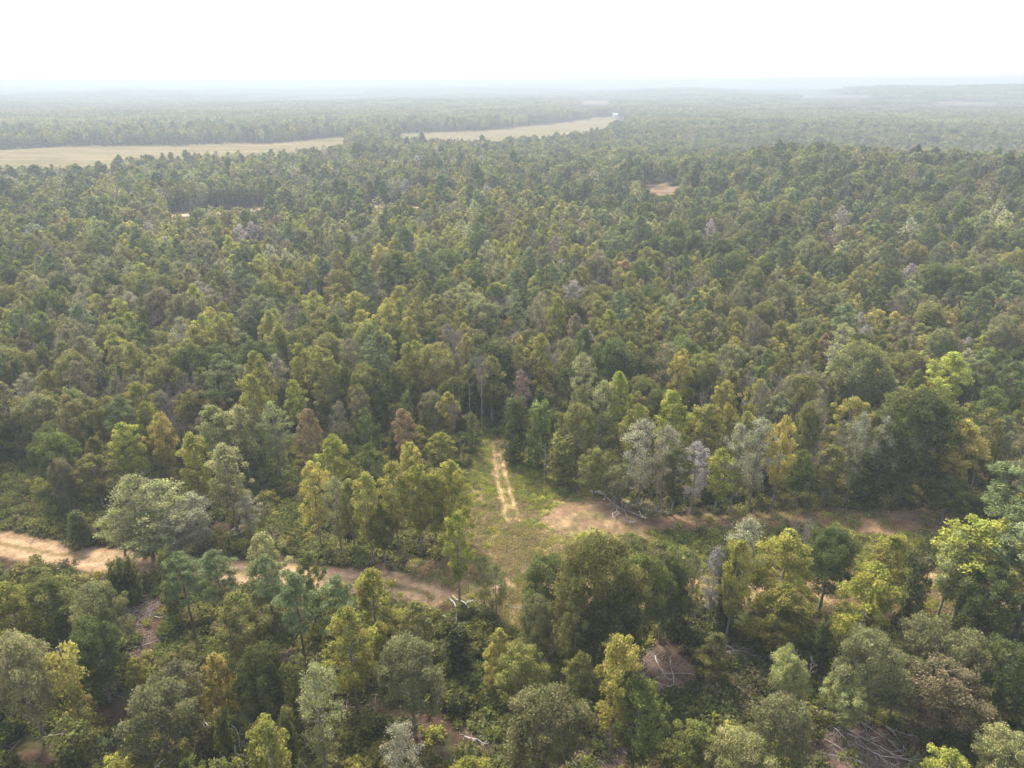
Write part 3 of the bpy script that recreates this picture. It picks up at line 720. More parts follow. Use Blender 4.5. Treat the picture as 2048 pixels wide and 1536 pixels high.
# ------------------------------------------------------------------ fill the woods
def pick_kind(x, y, u):
    """What grows at a spot: the east is a young even plantation dotted with dark oaks, the west is mixed."""
    D = math.hypot(x, y); az = math.degrees(math.atan2(x, y))
    n = float(fbm(x / 45, y / 45, 101)); m = float(fbm(x / 25, y / 25, 103))
    east = max(0, min(1, (az - 4 + (D - 170) / 25.0) / 14)) if D > 140 and az > -2 else 0
    if D < 118:
        w = dict(oak=.17, poplar=.27, maple=.14, pine=.02, thin=.12, vine=.10, cedar=.02, bare=.01, snag=.02, bush=.13)
        if az < 2: w.update(pine=.16)
    elif rnd.random() < east:
        w = dict(oak=.16 + .35 * (m > .58), poplar=.55, maple=.12, pine=.06, thin=.05, vine=.01, cedar=.02, bare=.01, snag=.005, bush=.02)
    else:
        w = dict(oak=.20 + .2 * (n > .55), poplar=.31, maple=.10, pine=.06, thin=.13, vine=.12, cedar=.03, bare=.05, snag=.05, bush=.05)
    t = u * sum(w.values())
    for k, v in w.items():
        t -= v
        if t <= 0: return k, east
    return 'poplar', east

def pick_tint(k, x, y, east, u):
    n = float(fbm(x / 30, y / 30, 107))
    u = (.5 * u + 1.5 * (n - .5) + .25) % 1.0
    T = {
        'poplar': (('olive green', .34), ('yellow-green', .31), ('green', .12), ('bright yellow-green', .05), ('golden yellow', .035), ('rusty orange', .008), ('brownish olive', .11), ('pale grey-green', .075)),
        'maple': (('olive green', .32), ('yellow-green', .22), ('green', .2), ('brownish olive', .16), ('golden yellow', .03), ('rusty orange', .03), ('dull red-brown', .015)),
        'oak': (('dark green', .26), ('green', .18), ('olive green', .28), ('grey-green', .14), ('brownish olive', .14)),
        'thin': (('pale grey-green', .4), ('brownish olive', .25), ('silvery grey-green', .13), ('grey', .10), ('dull red-brown', .04)),
        'pine': (('bluish green', .7), ('dark green', .3)), 'cedar': (('dark green', 1),), 'vine': (('dark green', .45), ('green', .4), ('olive green', .15)),
        'bush': (('green', .4), ('olive green', .3), ('yellow-green', .18), ('brownish olive', .12)), 'bare': (('grey', 1),), 'snag': (('grey', 1),)}
    L = T[k]
    if k == 'poplar' and east > .5: L = (('yellow-green', .42), ('pale grey-green', .08), ('olive green', .27), ('green', .08), ('golden yellow', .07), ('rusty orange', .03), ('bright yellow-green', .04))
    t = u * sum(v for _, v in L)
    for nme, v in L:
        t -= v
        if t <= 0: return nme
    return L[0][0]

grid = {}
def can_place(x, y, r, k=.76):
    gx, gy = int(x // 8), int(y // 8)
    for i in (-1, 0, 1):
        for j in (-1, 0, 1):
            for (a, b, c) in grid.get((gx + i, gy + j), ()):
                if (a - x) ** 2 + (b - y) ** 2 < ((r + c) * k) ** 2: return False
    return True
def put_grid(x, y, r): grid.setdefault((int(x // 8), int(y // 8)), []).append((x, y, r))
for t in TREES: put_grid(t['x'], t['y'], min(t['r'], 3.4) * .7)

NB = 64000
cand_d = np.sqrt(np.array([rnd.random() for _ in range(NB)]) * (470 ** 2 - 32 ** 2) + 32 ** 2)
cand_a = np.radians(np.array([rnd.uniform(-52, 52) for _ in range(NB)]))
cx_, cy_ = cand_d * np.sin(cand_a), cand_d * np.cos(cand_a)
cz_ = height(cx_, cy_)
bad_low = covers_seen(cx_, cy_, cz_, np.full(NB, 3.0), np.full(NB, 1.5))
bad_mid = covers_seen(cx_, cy_, cz_, np.full(NB, 9.0), np.full(NB, 2.0))
bad_hi = covers_seen(cx_, cy_, cz_, np.full(NB, 16.5), np.full(NB, 3.2))
ground_bad = np.zeros(NB, bool)
for p in (CLEARING, BANK, PALE_BARE, BARE_W, BARE_S): ground_bad |= in_poly(cx_, cy_, p)
ground_bad |= (poly_dist(cx_, cy_, ROAD_W) < 5) | (poly_dist(cx_, cy_, ROAD_E) < 3.5) | (poly_dist(cx_, cy_, ROAD_E2) < 3)
HB = [(t['px'] - t['w'] * .42, t['px'] + t['w'] * .42, t['top'], t['top'] + (t['base'] - t['top']) * (.62 if t['kind'] not in ('oak', 'maple') else .6), t['y']) for t in TREES]
def hides_hero(x, y, z, h, r):
    px, pt = proj(x, y, z + h); _, pm = proj(x, y, z + h * .5); pl, _ = proj(x - r, y, z + h * .7); pr_, _ = proj(x + r, y, z + h * .7)
    for a, b, t, m, hy in HB:
        if y < hy and pl < b and pr_ > a and pt < m and pm > t: return True
    return False
fill = []
for i in range(NB):
    if ground_bad[i] or bad_low[i]: continue
    x, y, z, D = cx_[i], cy_[i], cz_[i], cand_d[i]
    k, east = pick_kind(x, y, rnd.random())
    H0, R0 = DIM[k]
    s = rnd.uniform(.68, 1.14) * (.92 if D > 120 else 1.0)
    if east > .5 and k in ('poplar', 'maple'): s *= .72
    sr = s * rnd.uniform(.85, 1.2)
    if k == 'bush': s *= 1.2; sr *= 1.2
    if k == 'oak' and D < 118: sr *= .8
    if D < 118: sr *= .8
    elif D > 170 and k in ('poplar', 'maple', 'thin'): sr *= rnd.uniform(.9, 1.22); s *= .94
    if k == 'oak': sr *= .9
    h, r = H0 * s, R0 * sr
    if h > 12 and bad_hi[i]: 
        if bad_mid[i]: k = 'bush'; h = rnd.uniform(1.6, 3.2); r = h * .6
        else: h = 8.5 * rnd.uniform(.8, 1.05); r = 1.9; k = rnd.choice(('poplar', 'maple', 'vine'))
    elif h > 5 and bad_mid[i]: k = 'bush'; h = rnd.uniform(1.6, 3.2); r = h * .6
    if D < 260 and hides_hero(x, y, z, h, r):
        k = 'bush'; h = rnd.uniform(1.5, 3.4); r = h * .6
        if hides_hero(x, y, z, h, r): continue
    rr = {'oak': r * .86, 'bush': r * .8, 'bare': 1.6, 'snag': 1.4}.get(k, r)
    if not can_place(x, y, min(rr, 4.5), 1.02 if D < 118 else .76 if D < 180 else .7): continue
    put_grid(x, y, min(rr, 4.5))
    fill.append(dict(x=float(x), y=float(y), z=float(z), h=h, r=r, kind=k, tint=pick_tint(k, x, y, east, rnd.random()), hero=False))
for t in TREES + fill:
    t['var'] = rnd.randrange(NVAR[t['kind']]); t['rot'] = rnd.uniform(0, 6.283)
    px, py = proj(t['x'], t['y'], t['z'] + t['h'] * .65); t['cx'], t['cy'] = float(px), float(py)
    t['d'] = math.sqrt(t['x'] ** 2 + t['y'] ** 2 + CAM_Z ** 2)
    pb = float(proj(t['x'], t['y'], t['z'])[1]); pt = float(proj(t['x'], t['y'], t['z'] + t['h'])[1])
    rp = t['r'] * F / t['d']
    t['in'] = t['cx'] + rp > 10 and t['cx'] - rp < 2038 and pt < 1510
    t['big'] = t['h'] * t['r'] / t['d'] ** 2 * (1 if t['in'] else 0)
LIMIT = {'poplar': 240, 'maple': 110, 'thin': 90, 'oak': 170, 'pine': 60, 'cedar': 15, 'vine': 80, 'bush': 70, 'bare': 20, 'snag': 22}
solo, mass = list(TREES), []
cnt = {k: sum(t['kind'] == k for t in TREES) for k in LIMIT}
for t in sorted(fill, key=lambda t: -t['big']):
    if t['in'] and cnt[t['kind']] < LIMIT[t['kind']]: solo.append(t); cnt[t['kind']] += 1
    else: mass.append(t)
print("trees: solo", len(solo), "mass", len(mass), cnt)

def jit(c, a=.16, x=None, y=None):
    f = rnd.uniform(1 - a, 1 + a) * (1 if x is None else .72 + .56 * float(fbm(x / 38, y / 38, 211))); return tuple(v * f * rnd.uniform(.95, 1.05) for v in c)

# ------------------------------------------------------------------ labels
SHAPE = {'poplar': 'poplar tree', 'maple': 'broad maple tree', 'thin': 'thin-leaved tree', 'oak': 'round oak tree', 'pine': 'pine tree', 'cedar': 'cedar', 'vine': 'vine-clad trunk', 'bush': 'shrub', 'bare': 'leafless tree', 'snag': 'dead snag'}
MARKS = [('clearing', (1010, 1090)), ('brush pile', (1230, 1020)), ('end of the rutted track', (998, 868)), ('dirt road by the frame edge', (40, 1090)), ('dirt road bend', (690, 1155)), ('dark dirt bank', (1760, 1035)),
         ('tall white leafless tree', (962, 860)), ('big oak by the clearing', (1195, 1330)), ('bright maple by the road', (1570, 1245)), ('slash heap', (1340, 1370)), ('log-strewn bare slope', (1720, 1490)), ('pale fluffy tree clump', (320, 1110)),
         ('lone yellow tree by the clearing', (915, 1205)), ('roadside pines', (480, 1290)), ('tall edge pines', (2035, 1180)), ('brown hollow', (280, 1260)), ('silvery tree row', (1400, 1030)), ('broad dark oak behind the bank', (1835, 1000)),
         ('weedy opening', (40, 950)), ('golden maple at the bottom', (436, 1440)), ('orange-topped poplar', (622, 965)), ('bottom frame edge', (760, 1530)), ('bottom frame corner', (120, 1520)), ('pale twin oaks', (1720, 1450)), ('golden young maple', (1000, 1385)),
         ('mid-wood pale snag', (1585, 1420)), ('bright maple over the wood', (1345, 930)), ('yellow poplar over the wood', (605, 830)), ('dense wood edge', (200, 880)), ('plantation edge', (1900, 850))]
MARKW = [(n, at(*p)) for n, p in MARKS]
ORD = ['', 'second ', 'third ', 'fourth ', 'fifth ', 'sixth ', 'seventh ', 'eighth ', 'ninth ', 'tenth ', 'eleventh ', 'twelfth ', 'thirteenth ', 'fourteenth ', 'fifteenth ', 'sixteenth ', 'seventeenth ', 'eighteenth ', 'nineteenth ', 'twentieth ']
used = {}
def where(x, y):
    d, n, mx, my = min((math.hypot(x - a, y - b), n, a, b) for n, (a, b) in MARKW)
    dx, dy = x - mx, y - my
    side = 'beyond' if dy > abs(dx) else 'this side of' if -dy > abs(dx) else 'right of' if dx > 0 else 'left of'
    return n, side, d
def describe(items, noun_of):
    """One label each: look first, then the landmark it stands by, then its turn counted outwards from that landmark."""
    byk = {}
    for t in items:
        n, side, d = where(t['x'], t['y'])
        byk.setdefault((noun_of(t), side, n), []).append((d, id(t), t))
    for (noun, side, n), L in byk.items():
        L.sort()
        for i, (_, _, t) in enumerate(L):
            o = ORD[i] if i < len(ORD) else ORD[19] + 'or later '
            t['label'] = ('nearest ' if len(L) > 1 and i == 0 else o + 'nearest ' if i else '') + noun + ' ' + side + ' the ' + n
def noun_of(t):
    H0 = DIM[t['kind']][0]; k = t['h'] / H0
    size = 'tall ' if k > 1.02 else 'small ' if k < .78 else ''
    c = '' if t['kind'] in ('bare', 'snag') else t['tint'] + ' '
    return size + c + SHAPE[t['kind']]
OWN = {(962, 708): 'tall white leafless tree with fanned branches behind the end of the rutted track', (1108, 680): 'purplish leafless tree in the woods behind the tall white leafless one',
       (1195, 1066): 'big olive oak with a domed crown covering the lower right of the clearing', (1572, 1060): 'bright yellow-green maple standing tallest between the road strips',
       (915, 1026): 'lone slender yellow-green poplar at the lower left corner of the clearing', (2040, 915): 'tallest bluish pine cut by the right frame edge', (1835, 780): 'broad dark oak rising behind the right end of the dirt bank',
       (436, 1306): 'rounded golden maple low on the left among dark green trees', (622, 818): 'slim rusty orange poplar above the yellow-green trees west of the clearing', (1586, 1296): 'pale broken snag through the green oak, lower right',
       (1345, 784): 'bright yellow-green maple crown above the silvery tree row', (590, 762): 'slim bright yellow-green poplar standing above the left woods', (1000, 1258): 'small golden maple below the foot of the clearing',
       (1598, 1045): 'grey leafless crown between the bright maple and the dark oak by the road', (155, 1022): 'small dark cedar on the verge above the left dirt road', (905, 922): 'wide bright yellow-green maple at the left edge of the clearing',
       (1232, 1270): 'tall poplar with a yellow top at the bottom centre, left of the slash heap', (1092, 1378): 'wide grey-green oak with a pale trunk at the bottom centre', (820, 1272): 'rounded grey-green oak at the bottom, left of centre',
       (138, 1295): 'leaning golden vine-clad trunk near the bottom left corner', (368, 1104): 'leftmost tall pine in front of the left dirt road', (1738, 1125): 'bright yellow-green maple in front of the straw-coloured road strip',
       (1695, 1350): 'small pale green oak, left one of the pair over the log-strewn slope', (1738, 1268): 'larger grey-green oak, right one of the pair over the log-strewn slope', (628, 922): 'narrow golden poplar at the left end of the tree clump beside the clearing'}
describe([t for t in solo if (t.get('px'), t.get('top')) not in OWN], noun_of)
for t in solo:
    if (t.get('px'), t.get('top')) in OWN: t['label'] = OWN[t['px'], t['top']]

GROUP = {'poplar': 'poplar trees in the woods', 'maple': 'maple trees in the woods', 'thin': 'thinly leaved trees in the woods', 'oak': 'oak trees in the woods', 'pine': 'pine trees in the woods', 'cedar': 'cedars in the woods',
         'vine': 'vine-clad trees in the woods', 'bush': 'shrubs under the trees', 'bare': 'leafless trees', 'snag': 'dead snags'}
for t in solo:
    k = t['kind']; H0, R0 = DIM[k]; crown, wood = NEAR[k, t['var']]
    root = link(bpy.data.objects.new(KIND_NAME[k], None)); root.empty_display_size = .5
    root.location = (t['x'], t['y'], t['z'] - .1); root.rotation_euler = (0, 0, t['rot']); root.scale = (t['r'] / SPAN[k], t['r'] / SPAN[k], t['h'] / H0)
    root["label"] = t['label']; root["category"] = {'bush': 'shrub', 'snag': 'dead tree', 'bare': 'leafless tree'}.get(k, 'tree'); root["group"] = GROUP[k]
    col = (*jit(TINT[t['tint']], .16, *((None, None) if t['hero'] else (t['x'], t['y']))), 1)
    for nm, me in (('crown', crown), ('stem' if k == 'bush' else 'trunk', wood)):
        if me is None: continue
        o = link(bpy.data.objects.new(nm, me)); o.parent = root; o.color = col

print("field D", [round(math.hypot(*at(*p))) for p in ((300, 300), (600, 292), (1000, 268))])
rows = []
for t in mass:
    k = t['kind']; H0, R0 = DIM[k]
    tg = 'middle' if t['d'] < 300 else 'distant'
    if t['d'] < 135: tg = 'close'
    rows.append((t['x'], t['y'], t['z'] - .1, "%s_%s_%d" % (tg, k, t['var'] % min(NVAR[k], 2 if tg == 'close' else 4)), t['rot'], (t['r'] / SPAN[k], t['r'] / SPAN[k], t['h'] / H0), jit(TINT[t['tint']], .16, t['x'], t['y'])))
# 470 m to 1.15 km: single light trees
NC = 60000
D_ = np.sqrt(np.array([rnd.random() for _ in range(NC)]) * (1150 ** 2 - 460 ** 2) + 460 ** 2); a_ = np.radians(np.array([rnd.uniform(-44, 44) for _ in range(NC)]))
X_, Y_ = D_ * np.sin(a_), D_ * np.cos(a_); Z_ = height(X_, Y_)
bad = covers_seen(X_, Y_, Z_, np.full(NC, 15.0), np.full(NC, 3.0), tuple((k_ / 9, .8) for k_ in range(10)))
for i in range(NC):
    if bad[i]: continue
    x, y = float(X_[i]), float(Y_[i])
    k, east = pick_kind(x, y, rnd.random())
    if k == 'bush': continue
    if k in ('vine', 'snag') and rnd.random() < .5: k = 'poplar'
    H0, R0 = DIM[k]; s = rnd.uniform(.72, 1.05) * (.8 if east > .5 and k != 'oak' else 1); r = R0 * s * rnd.uniform(.95, 1.35)
    if not can_place(x, y, min(r, 4.6), .74): continue
    put_grid(x, y, min(r, 4.2))
    rows.append((x, y, float(Z_[i]), "distant_%s_%d" % (k, rnd.randrange(min(NVAR[k], 4))), rnd.uniform(0, 6.28), (r / SPAN[k], r / SPAN[k], s), jit(TINT[pick_tint(k, x, y, east, rnd.random())], .16, x, y)))
n_single = len(rows)
# beyond: patches of wood
def patch_ring(d0, d1, step, sc):
    n = int(d1 * .8 / step) + 2
    pts = []
    for i in range(-n, n + 1):
        for j in range(int(d0 * .68 / step), int(d1 / step) + 1):
            x = (i + rnd.uniform(-.15, .15)) * step; y = (j + rnd.uniform(-.15, .15)) * step; D = math.hypot(x, y)
            if d0 <= D < d1 and abs(math.degrees(math.atan2(x, y))) < 42: pts.append((x, y))
    X = np.array([p[0] for p in pts]); Y = np.array([p[1] for p in pts]); Z = height(X, Y)
    b = np.zeros(len(X), bool)
    for ox in (-.6, -.2, .2, .6):
        for oy in (-.55, 0, .55):
            b |= covers_seen(X + ox * step, Y + oy * step, Z, np.full(len(X), 18.0), np.full(len(X), 2.0), tuple((k_ / 6, .8) for k_ in range(7)))
    for x, y, z, q_ in zip(X, Y, Z, b):
        if q_: continue
        c = TINT[rnd.choice(('olive green', 'green', 'green', 'grey-green', 'olive green', 'dark green'))]
        zs = (1.0 + (sc - 1) * .12) * rnd.uniform(.9, 1.1)
        rows.append((float(x), float(y), float(z) - 1, "patch_%d" % rnd.randrange(4), rnd.choice((0, 1.5708, 3.1416, 4.7124)), (sc, sc, zs), jit(c, .15)))
patch_ring(1130, 3200, 42, 1.0)
patch_ring(3150, 7500, 120, 2.9)
patch_ring(7400, 13500, 290, 7.0)
print("forest rows", n_single, len(rows))
scatter("forest", SRC, SRC_NAMES, rows, "hazy mixed woods stretching from the clearing to the horizon", "woods")

# ------------------------------------------------------------------ ground cover
grs, und = [], []
def cover(n, d0, d1, fn, out):
    D = np.sqrt(np.array([rnd.random() for _ in range(n)]) * (d1 ** 2 - d0 ** 2) + d0 ** 2); a = np.radians(np.array([rnd.uniform(-50, 50) for _ in range(n)]))
    X, Y = D * np.sin(a), D * np.cos(a); Z = height(X, Y)
    fn(X, Y, Z, out)
def f_under(X, Y, Z, out):
    JX = X + (fbm(X / 3, Y / 3, 31) - .5) * 3; JY = Y + (fbm(X / 3, Y / 3, 37) - .5) * 3
    bare = in_poly(JX, JY, BANK) | in_poly(JX, JY, PALE_BARE) | in_poly(JX, JY, BARE_W) | in_poly(JX, JY, BARE_S) | in_poly(JX, JY, CLEARING) | in_poly(JX, JY, STRAW)
    bare |= (poly_dist(JX, JY, ROAD_W) < 3.4)
    half = np.zeros(X.shape, bool)
    for s in SLASH: half |= in_poly(JX, JY, s)
    dens = sstep(.28, .55, fbm(X / 9, Y / 9, 131))
    n2 = fbm(X / 14, Y / 14, 133)
    for i in range(len(X)):
        if bare[i] or (half[i] and rnd.random() < .8) or rnd.random() > .12 + .88 * dens[i]: continue
        s = rnd.uniform(.6, 1.5)
        tn = 'green' if n2[i] > .52 else 'dark green' if n2[i] < .42 else 'olive green'
        if rnd.random() < .2: tn = rnd.choice(('yellow-green', 'brownish olive', 'grey-green'))
        nm = "weeds_%d" % rnd.randrange(4) if rnd.random() < .93 else "twigs_%d" % rnd.randrange(2)
        out.append((float(X[i]), float(Y[i]), float(Z[i]) - .05, nm, rnd.uniform(0, 6.28), (s, s, s * rnd.uniform(.6, 1.3)), jit(TINT[tn])))
cover(26000, 34, 190, f_under, und)
cover(14000, 190, 360, f_under, und)
# twig litter on the logged patches
for s in SLASH:
    xs = [p[0] for p in s]; ys = [p[1] for p in s]
    for _ in range(int((max(xs) - min(xs)) * (max(ys) - min(ys)) * .45)):
        x, y = rnd.uniform(min(xs), max(xs)), rnd.uniform(min(ys), max(ys))
        if in_poly(x, y, s): und.append((x, y, float(height(x, y)), "twigs_%d" % rnd.randrange(2), rnd.uniform(0, 6.28), (1, 1, .7), TINT['grey']))
scatter("undergrowth", GC, GC_NAMES, und, "tangled weeds, brambles and twig litter under the trees", "undergrowth")

def f_grass(X, Y, Z, out):
    JX = X + (fbm(X / 3, Y / 3, 31) - .5) * 3; JY = Y + (fbm(X / 3, Y / 3, 37) - .5) * 3
    cl = in_poly(JX, JY, CLEARING); gs = in_poly(JX, JY, GREEN_STRIP); st = in_poly(JX, JY, STRAW); bk = in_poly(JX, JY, BANK)
    bare = in_poly(JX, JY, PALE_BARE) | in_poly(JX, JY, BARE_W) | in_poly(JX, JY, BARE_S)
    tr = np.minimum(poly_dist(X, Y, TRACKS[0]), poly_dist(X, Y, TRACKS[1])); cv = np.minimum(poly_dist(X, Y, CURVE[0]), poly_dist(X, Y, CURVE[1]))
    rd = np.minimum(np.minimum(poly_dist(JX, JY, ROAD_E) - 1.2, poly_dist(JX, JY, ROAD_E2) - .8), poly_dist(JX, JY, ROAD_W) - 3)
    n = fbm(X / 2.5, Y / 2.5, 141); n2 = fbm(X / 6, Y / 6, 143)
    _, py = proj(X, Y, Z)
    for i in range(len(X)):
        p = 0
        if cl[i]: p = .95 if py[i] < 1060 else .55
        if gs[i]: p = 1
        if st[i]: p = .6
        if bk[i]: p = .12
        if bare[i]: p = .22
        if tr[i] < .7 or rd[i] < 0: p *= .02
        elif tr[i] < 1.4: p *= .5
        if py[i] > 1050 and tr[i] < 1.4: p = .6
        if cv[i] < .7: p *= .25
        if rnd.random() > p * float(sstep(.25, .5, n[i])): continue
        dry = rnd.random() < (.25 if gs[i] or py[i] < 1000 else .55 if py[i] < 1100 else .75) + (n2[i] - .5) * .8
        c = rnd.choice(((.34, .28, .13), (.28, .245, .095), (.40, .33, .17))) if dry else rnd.choice((TINT['yellow-green'], TINT['bright yellow-green'], TINT['olive green'], (.20, .24, .06)))
        weed = tr[i] > 1.5 and not dry and rnd.random() < (.5 if gs[i] or py[i] < 1020 else .2)
        s = rnd.uniform(.4, .85) if weed else rnd.uniform(.6, 1.3)
        out.append((float(X[i]), float(Y[i]), float(Z[i]) - .02, ("weeds_%d" % rnd.randrange(4)) if weed else "tuft_%d" % rnd.randrange(3), rnd.uniform(0, 6.28), (s, s, s * rnd.uniform(.6, 1.1)), jit(c)))
cover(200000, 60, 165, f_grass, grs)
scatter("grass", GC, GC_NAMES, grs, "rough green and straw-coloured grass over the clearing and verges", "grass")
print("cover", len(und), len(grs))

# ------------------------------------------------------------------ fallen wood
LOGS = []
def fallen(px, py, L, ang, r, pile=None, lift=.12, pale=True, twiggy=True):
    LOGS.append(dict(px=px, py=py, L=L, a=ang, r=r, pile=pile, lift=lift, pale=pale, twiggy=twiggy))
for px, py, L, an, r in ((1725, 1445, 7, -50, .07), (1700, 1475, 6, -60, .06), (1745, 1490, 7, -42, .08), (1665, 1460, 5, -75, .06), (1780, 1460, 5, -30, .06), (1815, 1500, 6, -80, .08), (1760, 1525, 5, -50, .06), (1850, 1380, 3, -30, .06),
                         (1690, 1500, 4, -30, .05), (1640, 1455, 4, 15, .05), (1800, 1530, 5, -35, .07), (1720, 1520, 4, -65, .05), (1670, 1520, 4, -20, .05),
                         (1310, 1370, 5, -35, .09), (1330, 1385, 5, -60, .07), (1350, 1345, 4, 80, .06), (1290, 1350, 4, 70, .08), (1370, 1365, 5, -20, .06), (1345, 1400, 4, -50, .06), (1325, 1340, 4, -80, .07),
                         (1465, 1300, 5, -50, .07), (1495, 1305, 5, 10, .05), (1505, 1318, 4, -15, .05), (950, 1485, 2.5, -25, .09), (1090, 1525, 7, -8, .11), (1140, 1530, 4, 40, .06),
                         (925, 1215, 5, -50, .14), (915, 1225, 5, -62, .12), (935, 1235, 4, -40, .10), (900, 1245, 4, -30, .09), (860, 1410, 3, -15, .10), (782, 1500, 3, 85, .08), (830, 1515, 4, -45, .07), (475, 1480, 4, -60, .07), (470, 1510, 5, -65, .09), (415, 1450, 4, -55, .09),
                         (340, 1235, 4, -10, .07), (290, 1288, 4, 30, .05), (215, 990, 6, 25, .06), (240, 975, 5, 5, .05), (930, 868, 4, -35, .10), (915, 838, 4, 15, .06), (1075, 925, 3, -60, .06), (140, 1215, 5, -10, .07), (545, 1215, 4, 30, .05), (1925, 1460, 3, -35, .06), (1560, 1240, 3, 70, .07), (1030, 1215, 2, 5, .04), (445, 1080, 5, 15, .07), (470, 1065, 4, 40, .06)):
    fallen(px, py, L, an, r)
def branch_mesh(seed, L, r, twiggy=True, flat=.25, mat=M_DEAD):
    R = np.random.default_rng(seed); g = Geo()
    n = 6; x = np.linspace(0, L, n); pts = np.column_stack((x, np.cumsum(R.normal(size=n) * L * .04), np.abs(R.normal(size=n)) * .05 + r))
    g.tube(pts, np.linspace(r, r * .35, n), 6)
    tw = Geo()
    if twiggy:
        for i in range(8):
            t = R.uniform(.35, 1.0); b = np.array([np.interp(t * L, x, pts[:, k]) for k in range(3)])
            s = R.choice((-1, 1)); d = np.array([R.uniform(.4, 1), s * R.uniform(.3, .9), R.uniform(0, flat)]); d /= np.linalg.norm(d)
            branch_tree(tw, R, b, d, L * R.uniform(.1, .22), r * .4, 1, .4, .02, 0, 3)
    return g.mesh("fallen_wood", (mat,)), (tw.mesh("fallen_twigs", (mat,)) if tw.V else None)
items = []
for i, l in enumerate(LOGS):
    x, y = at(l['px'], l['py']); l['x'], l['y'], l['i'] = x, y, i; items.append(l)
def log_noun(l): return ('thick ' if l['r'] >= .09 else 'long thin ' if l['L'] >= 5 else 'short ') + 'bleached branch'
describe(items, log_noun)
for l in items:
    a, b = branch_mesh(3000 + l['i'], l['L'], l['r'] * .9)
    root = link(bpy.data.objects.new("fallen_branch", None)); root.empty_display_size = .3
    root.location = (l['x'] - math.cos(math.radians(l['a'])) * l['L'] / 2, l['y'] - math.sin(math.radians(l['a'])) * l['L'] / 2, float(height(l['x'], l['y'])) + .12); root.rotation_euler = (0, math.radians(-3), math.radians(l['a']))
    root["label"] = l['label']; root["category"] = "fallen branch"; root["group"] = "branches lying on the logged ground"
    o = link(bpy.data.objects.new("limb", a)); o.parent = root
    if b: o = link(bpy.data.objects.new("twig", b)); o.parent = root

# the brush pile beside the pale bare ground: felled tops, each a thing of its own
PILE = [((1198, 988), (1290, 1052), .16, 'long grey felled trunk along the foot of the brush pile'), ((1180, 990), (1245, 1010), .09, 'curved felled trunk end poking out of the brush pile'), ((1205, 1008), (1222, 978), .05, 'upright twiggy felled branch on the brush pile'),
        ((1232, 1012), (1250, 1058), .06, 'pale forked felled branch hanging over the bare dirt'), ((1240, 1008), (1318, 1048), .10, 'felled trunk with dead leaves on the brush pile'), ((1212, 990), (1262, 1000), .07, 'crossing felled branch on top of the brush pile')]
PILE += [((1185, 996), (1228, 1002), .08, 'short stub of felled wood at the pile end nearest the rutted track'), ((1250, 1018), (1300, 1030), .07, 'felled branch lying low along the wood edge behind the brush pile'),
         ((1222, 1004), (1240, 970), .05, 'thin broken branch sticking up behind the brush pile'), ((1262, 1030), (1330, 1056), .10, 'dark felled limb at the far end of the brush pile by the bank'),
         ((1236, 1030), (1215, 1062), .05, 'thin pale branch trailing off the brush pile onto bare dirt'), ((1276, 1040), (1292, 1066), .05, 'small forked branch under the dead leaves of the brush pile')]
for i, (p, q_, r, lb) in enumerate(PILE):
    r *= 1.5
    (x1, y1), (x2, y2) = at(*p), at(*q_)
    L = math.hypot(x2 - x1, y2 - y1); L = max(L, 3.0)
    a, b = branch_mesh(4000 + i, L, r, True, 1.1, M_DEADTWIG if i in (0, 4) else M_DEAD)
    root = link(bpy.data.objects.new("felled_tree_top", None)); z = float(height(x1, y1))
    root.location = (x1, y1, z + .35 + .3 * i * .4); root.rotation_euler = (0, math.radians(-4 - 3 * (i % 3)), math.atan2(y2 - y1, x2 - x1))
    root["label"] = lb; root["category"] = "felled branch"; root["group"] = "felled tops in the brush pile"
    o = link(bpy.data.objects.new("limb", a)); o.parent = root
    if b: o = link(bpy.data.objects.new("twig", b)); o.parent = root
    if i in (0, 4, 9):
        R = np.random.default_rng(60 + i); g = Geo()
        lobes = [(np.array([R.uniform(.2, 1) * L, R.normal() * .5, R.uniform(.1, .5)]), R.uniform(.35, .6)) for _ in range(16)]
        lobes_to_leaves(g, R, lobes, 190, .16, 1.2, .5, .8)
        o = link(bpy.data.objects.new("foliage", g.mesh("dead_foliage", (M_LEAF,)))); o.parent = root; o.color = (*TINT['grey-green'], 1)
# leafy slash thrown down with the dead tops
R = np.random.default_rng(77)

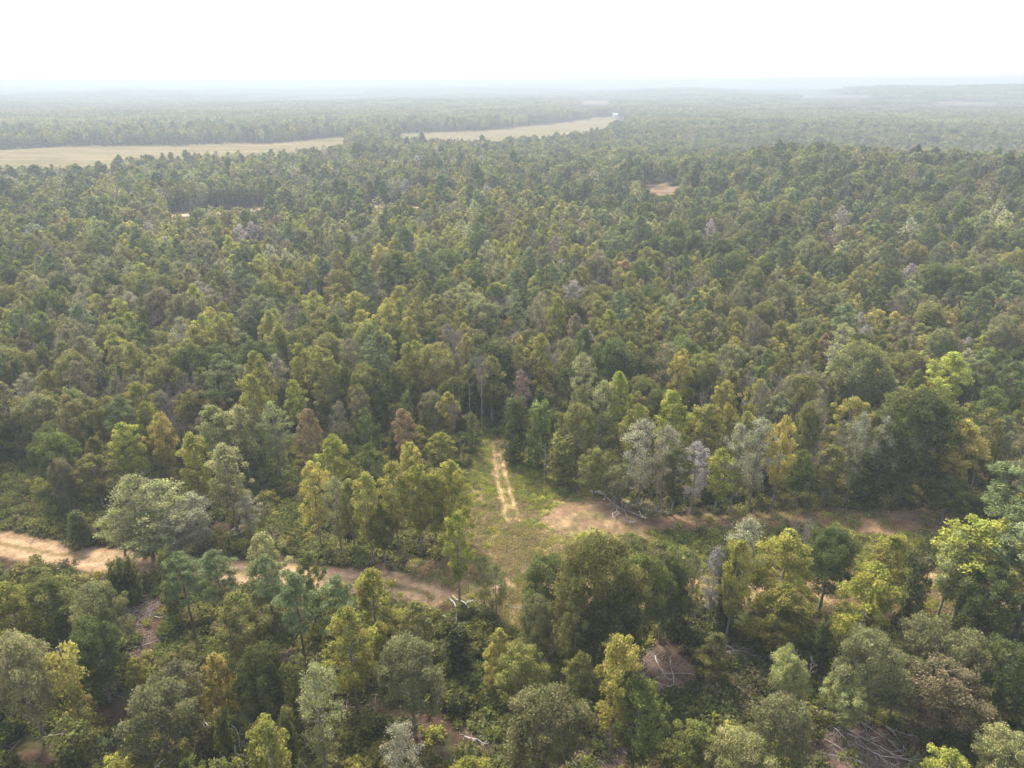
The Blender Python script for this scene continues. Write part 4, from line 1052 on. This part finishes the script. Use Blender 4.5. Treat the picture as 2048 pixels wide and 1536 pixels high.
# ------------------------------------------------------------------ farm buildings far off
M_WHITE = plain_mat("white_metal", (.5, .5, .48), .05); M_ROOF = plain_mat("pale_roof", (.42, .43, .44), .05)
def barn(px, py, w, d, h, rot, label):
    x, y = at(px, py); z = float(height(x, y))
    root = link(bpy.data.objects.new("farm_building", None)); root.location = (x, y, z - .3); root.rotation_euler = (0, 0, rot)
    root["label"] = label; root["category"] = "farm building"; root["group"] = "farm buildings in the far haze"
    V = [(-w / 2, -d / 2, 0), (w / 2, -d / 2, 0), (w / 2, d / 2, 0), (-w / 2, d / 2, 0), (-w / 2, -d / 2, h), (w / 2, -d / 2, h), (w / 2, d / 2, h), (-w / 2, d / 2, h), (-w / 2, 0, h * 1.5), (w / 2, 0, h * 1.5)]
    me = bpy.data.meshes.new("barn_wall"); me.from_pydata(V, [], [(0, 1, 5, 4), (2, 3, 7, 6), (1, 2, 6, 9, 5), (3, 0, 4, 8, 7)]); me.materials.append(M_WHITE)
    o = link(bpy.data.objects.new("wall", me)); o.parent = root
    e = .5
    V = [(-w / 2 - e, -d / 2 - e, h - .15), (w / 2 + e, -d / 2 - e, h - .15), (w / 2 + e, 0, h * 1.5 + .12), (-w / 2 - e, 0, h * 1.5 + .12), (w / 2 + e, d / 2 + e, h - .15), (-w / 2 - e, d / 2 + e, h - .15)]
    V += [(a, b, c - .12) for a, b, c in V]
    me = bpy.data.meshes.new("barn_roof"); me.from_pydata(V, [], [(0, 1, 2, 3), (3, 2, 4, 5), (7, 6, 9, 8), (8, 9, 11, 10), (0, 6, 7, 1), (1, 7, 8, 2), (2, 8, 10, 4), (4, 10, 11, 5), (5, 11, 9, 3), (3, 9, 6, 0)]); me.materials.append(M_ROOF)
    o = link(bpy.data.objects.new("roof", me)); o.parent = root
    for s in (-.25, .25):
        V = [(s * w - w * .08, -d / 2 - .06, 0), (s * w + w * .08, -d / 2 - .06, 0), (s * w + w * .08, -d / 2 - .06, h * .75), (s * w - w * .08, -d / 2 - .06, h * .75)]
        V += [(a, b + .05, c) for a, b, c in V]
        me = bpy.data.meshes.new("barn_door"); me.from_pydata(V, [], [(0, 1, 2, 3), (0, 4, 5, 1), (1, 5, 6, 2), (2, 6, 7, 3), (3, 7, 4, 0)]); me.materials.append(M_ROOF)
        o = link(bpy.data.objects.new("door", me)); o.parent = root
barn(707, 214, 24, 12, 6, .1, "white farm building alone above the pale field, among far woods")
barn(1135, 234, 22, 12, 5, -.2, "white barn beside the far end of the tan field")
barn(1230, 234, 10, 8, 5, .3, "small white shed at the tip of the tan field")
barn(1292, 231, 16, 10, 5, .1, "pale low building just past the tan field's tip")

# ------------------------------------------------------------------ haze
def haze_box():
    me = bpy.data.meshes.new("haze")
    x0, x1, y0, y1, z0, z1 = -14500, 14500, -14500, 14500, -60, 92
    V = [(x, y, z) for z in (z0, z1) for y in (y0, y1) for x in (x0, x1)]
    me.from_pydata(V, [], [(0, 2, 3, 1), (4, 5, 7, 6), (0, 1, 5, 4), (2, 6, 7, 3), (0, 4, 6, 2), (1, 3, 7, 5)])
    m = bpy.data.materials.new("haze"); m.use_nodes = True; nt = m.node_tree; nt.nodes.clear()
    out = nt.nodes.new("ShaderNodeOutputMaterial"); v = nt.nodes.new("ShaderNodeVolumePrincipled")
    v.inputs['Color'].default_value = (.39, .43, .475, 1); v.inputs['Density'].default_value = .0005; v.inputs['Anisotropy'].default_value = .15
    nt.links.new(v.outputs[0], out.inputs['Volume'])
    me.materials.append(m)
    o = link(bpy.data.objects.new("haze", me)); o["kind"] = "stuff"; o["label"] = "thin pale haze over the woods"; o["category"] = "haze"
haze_box()
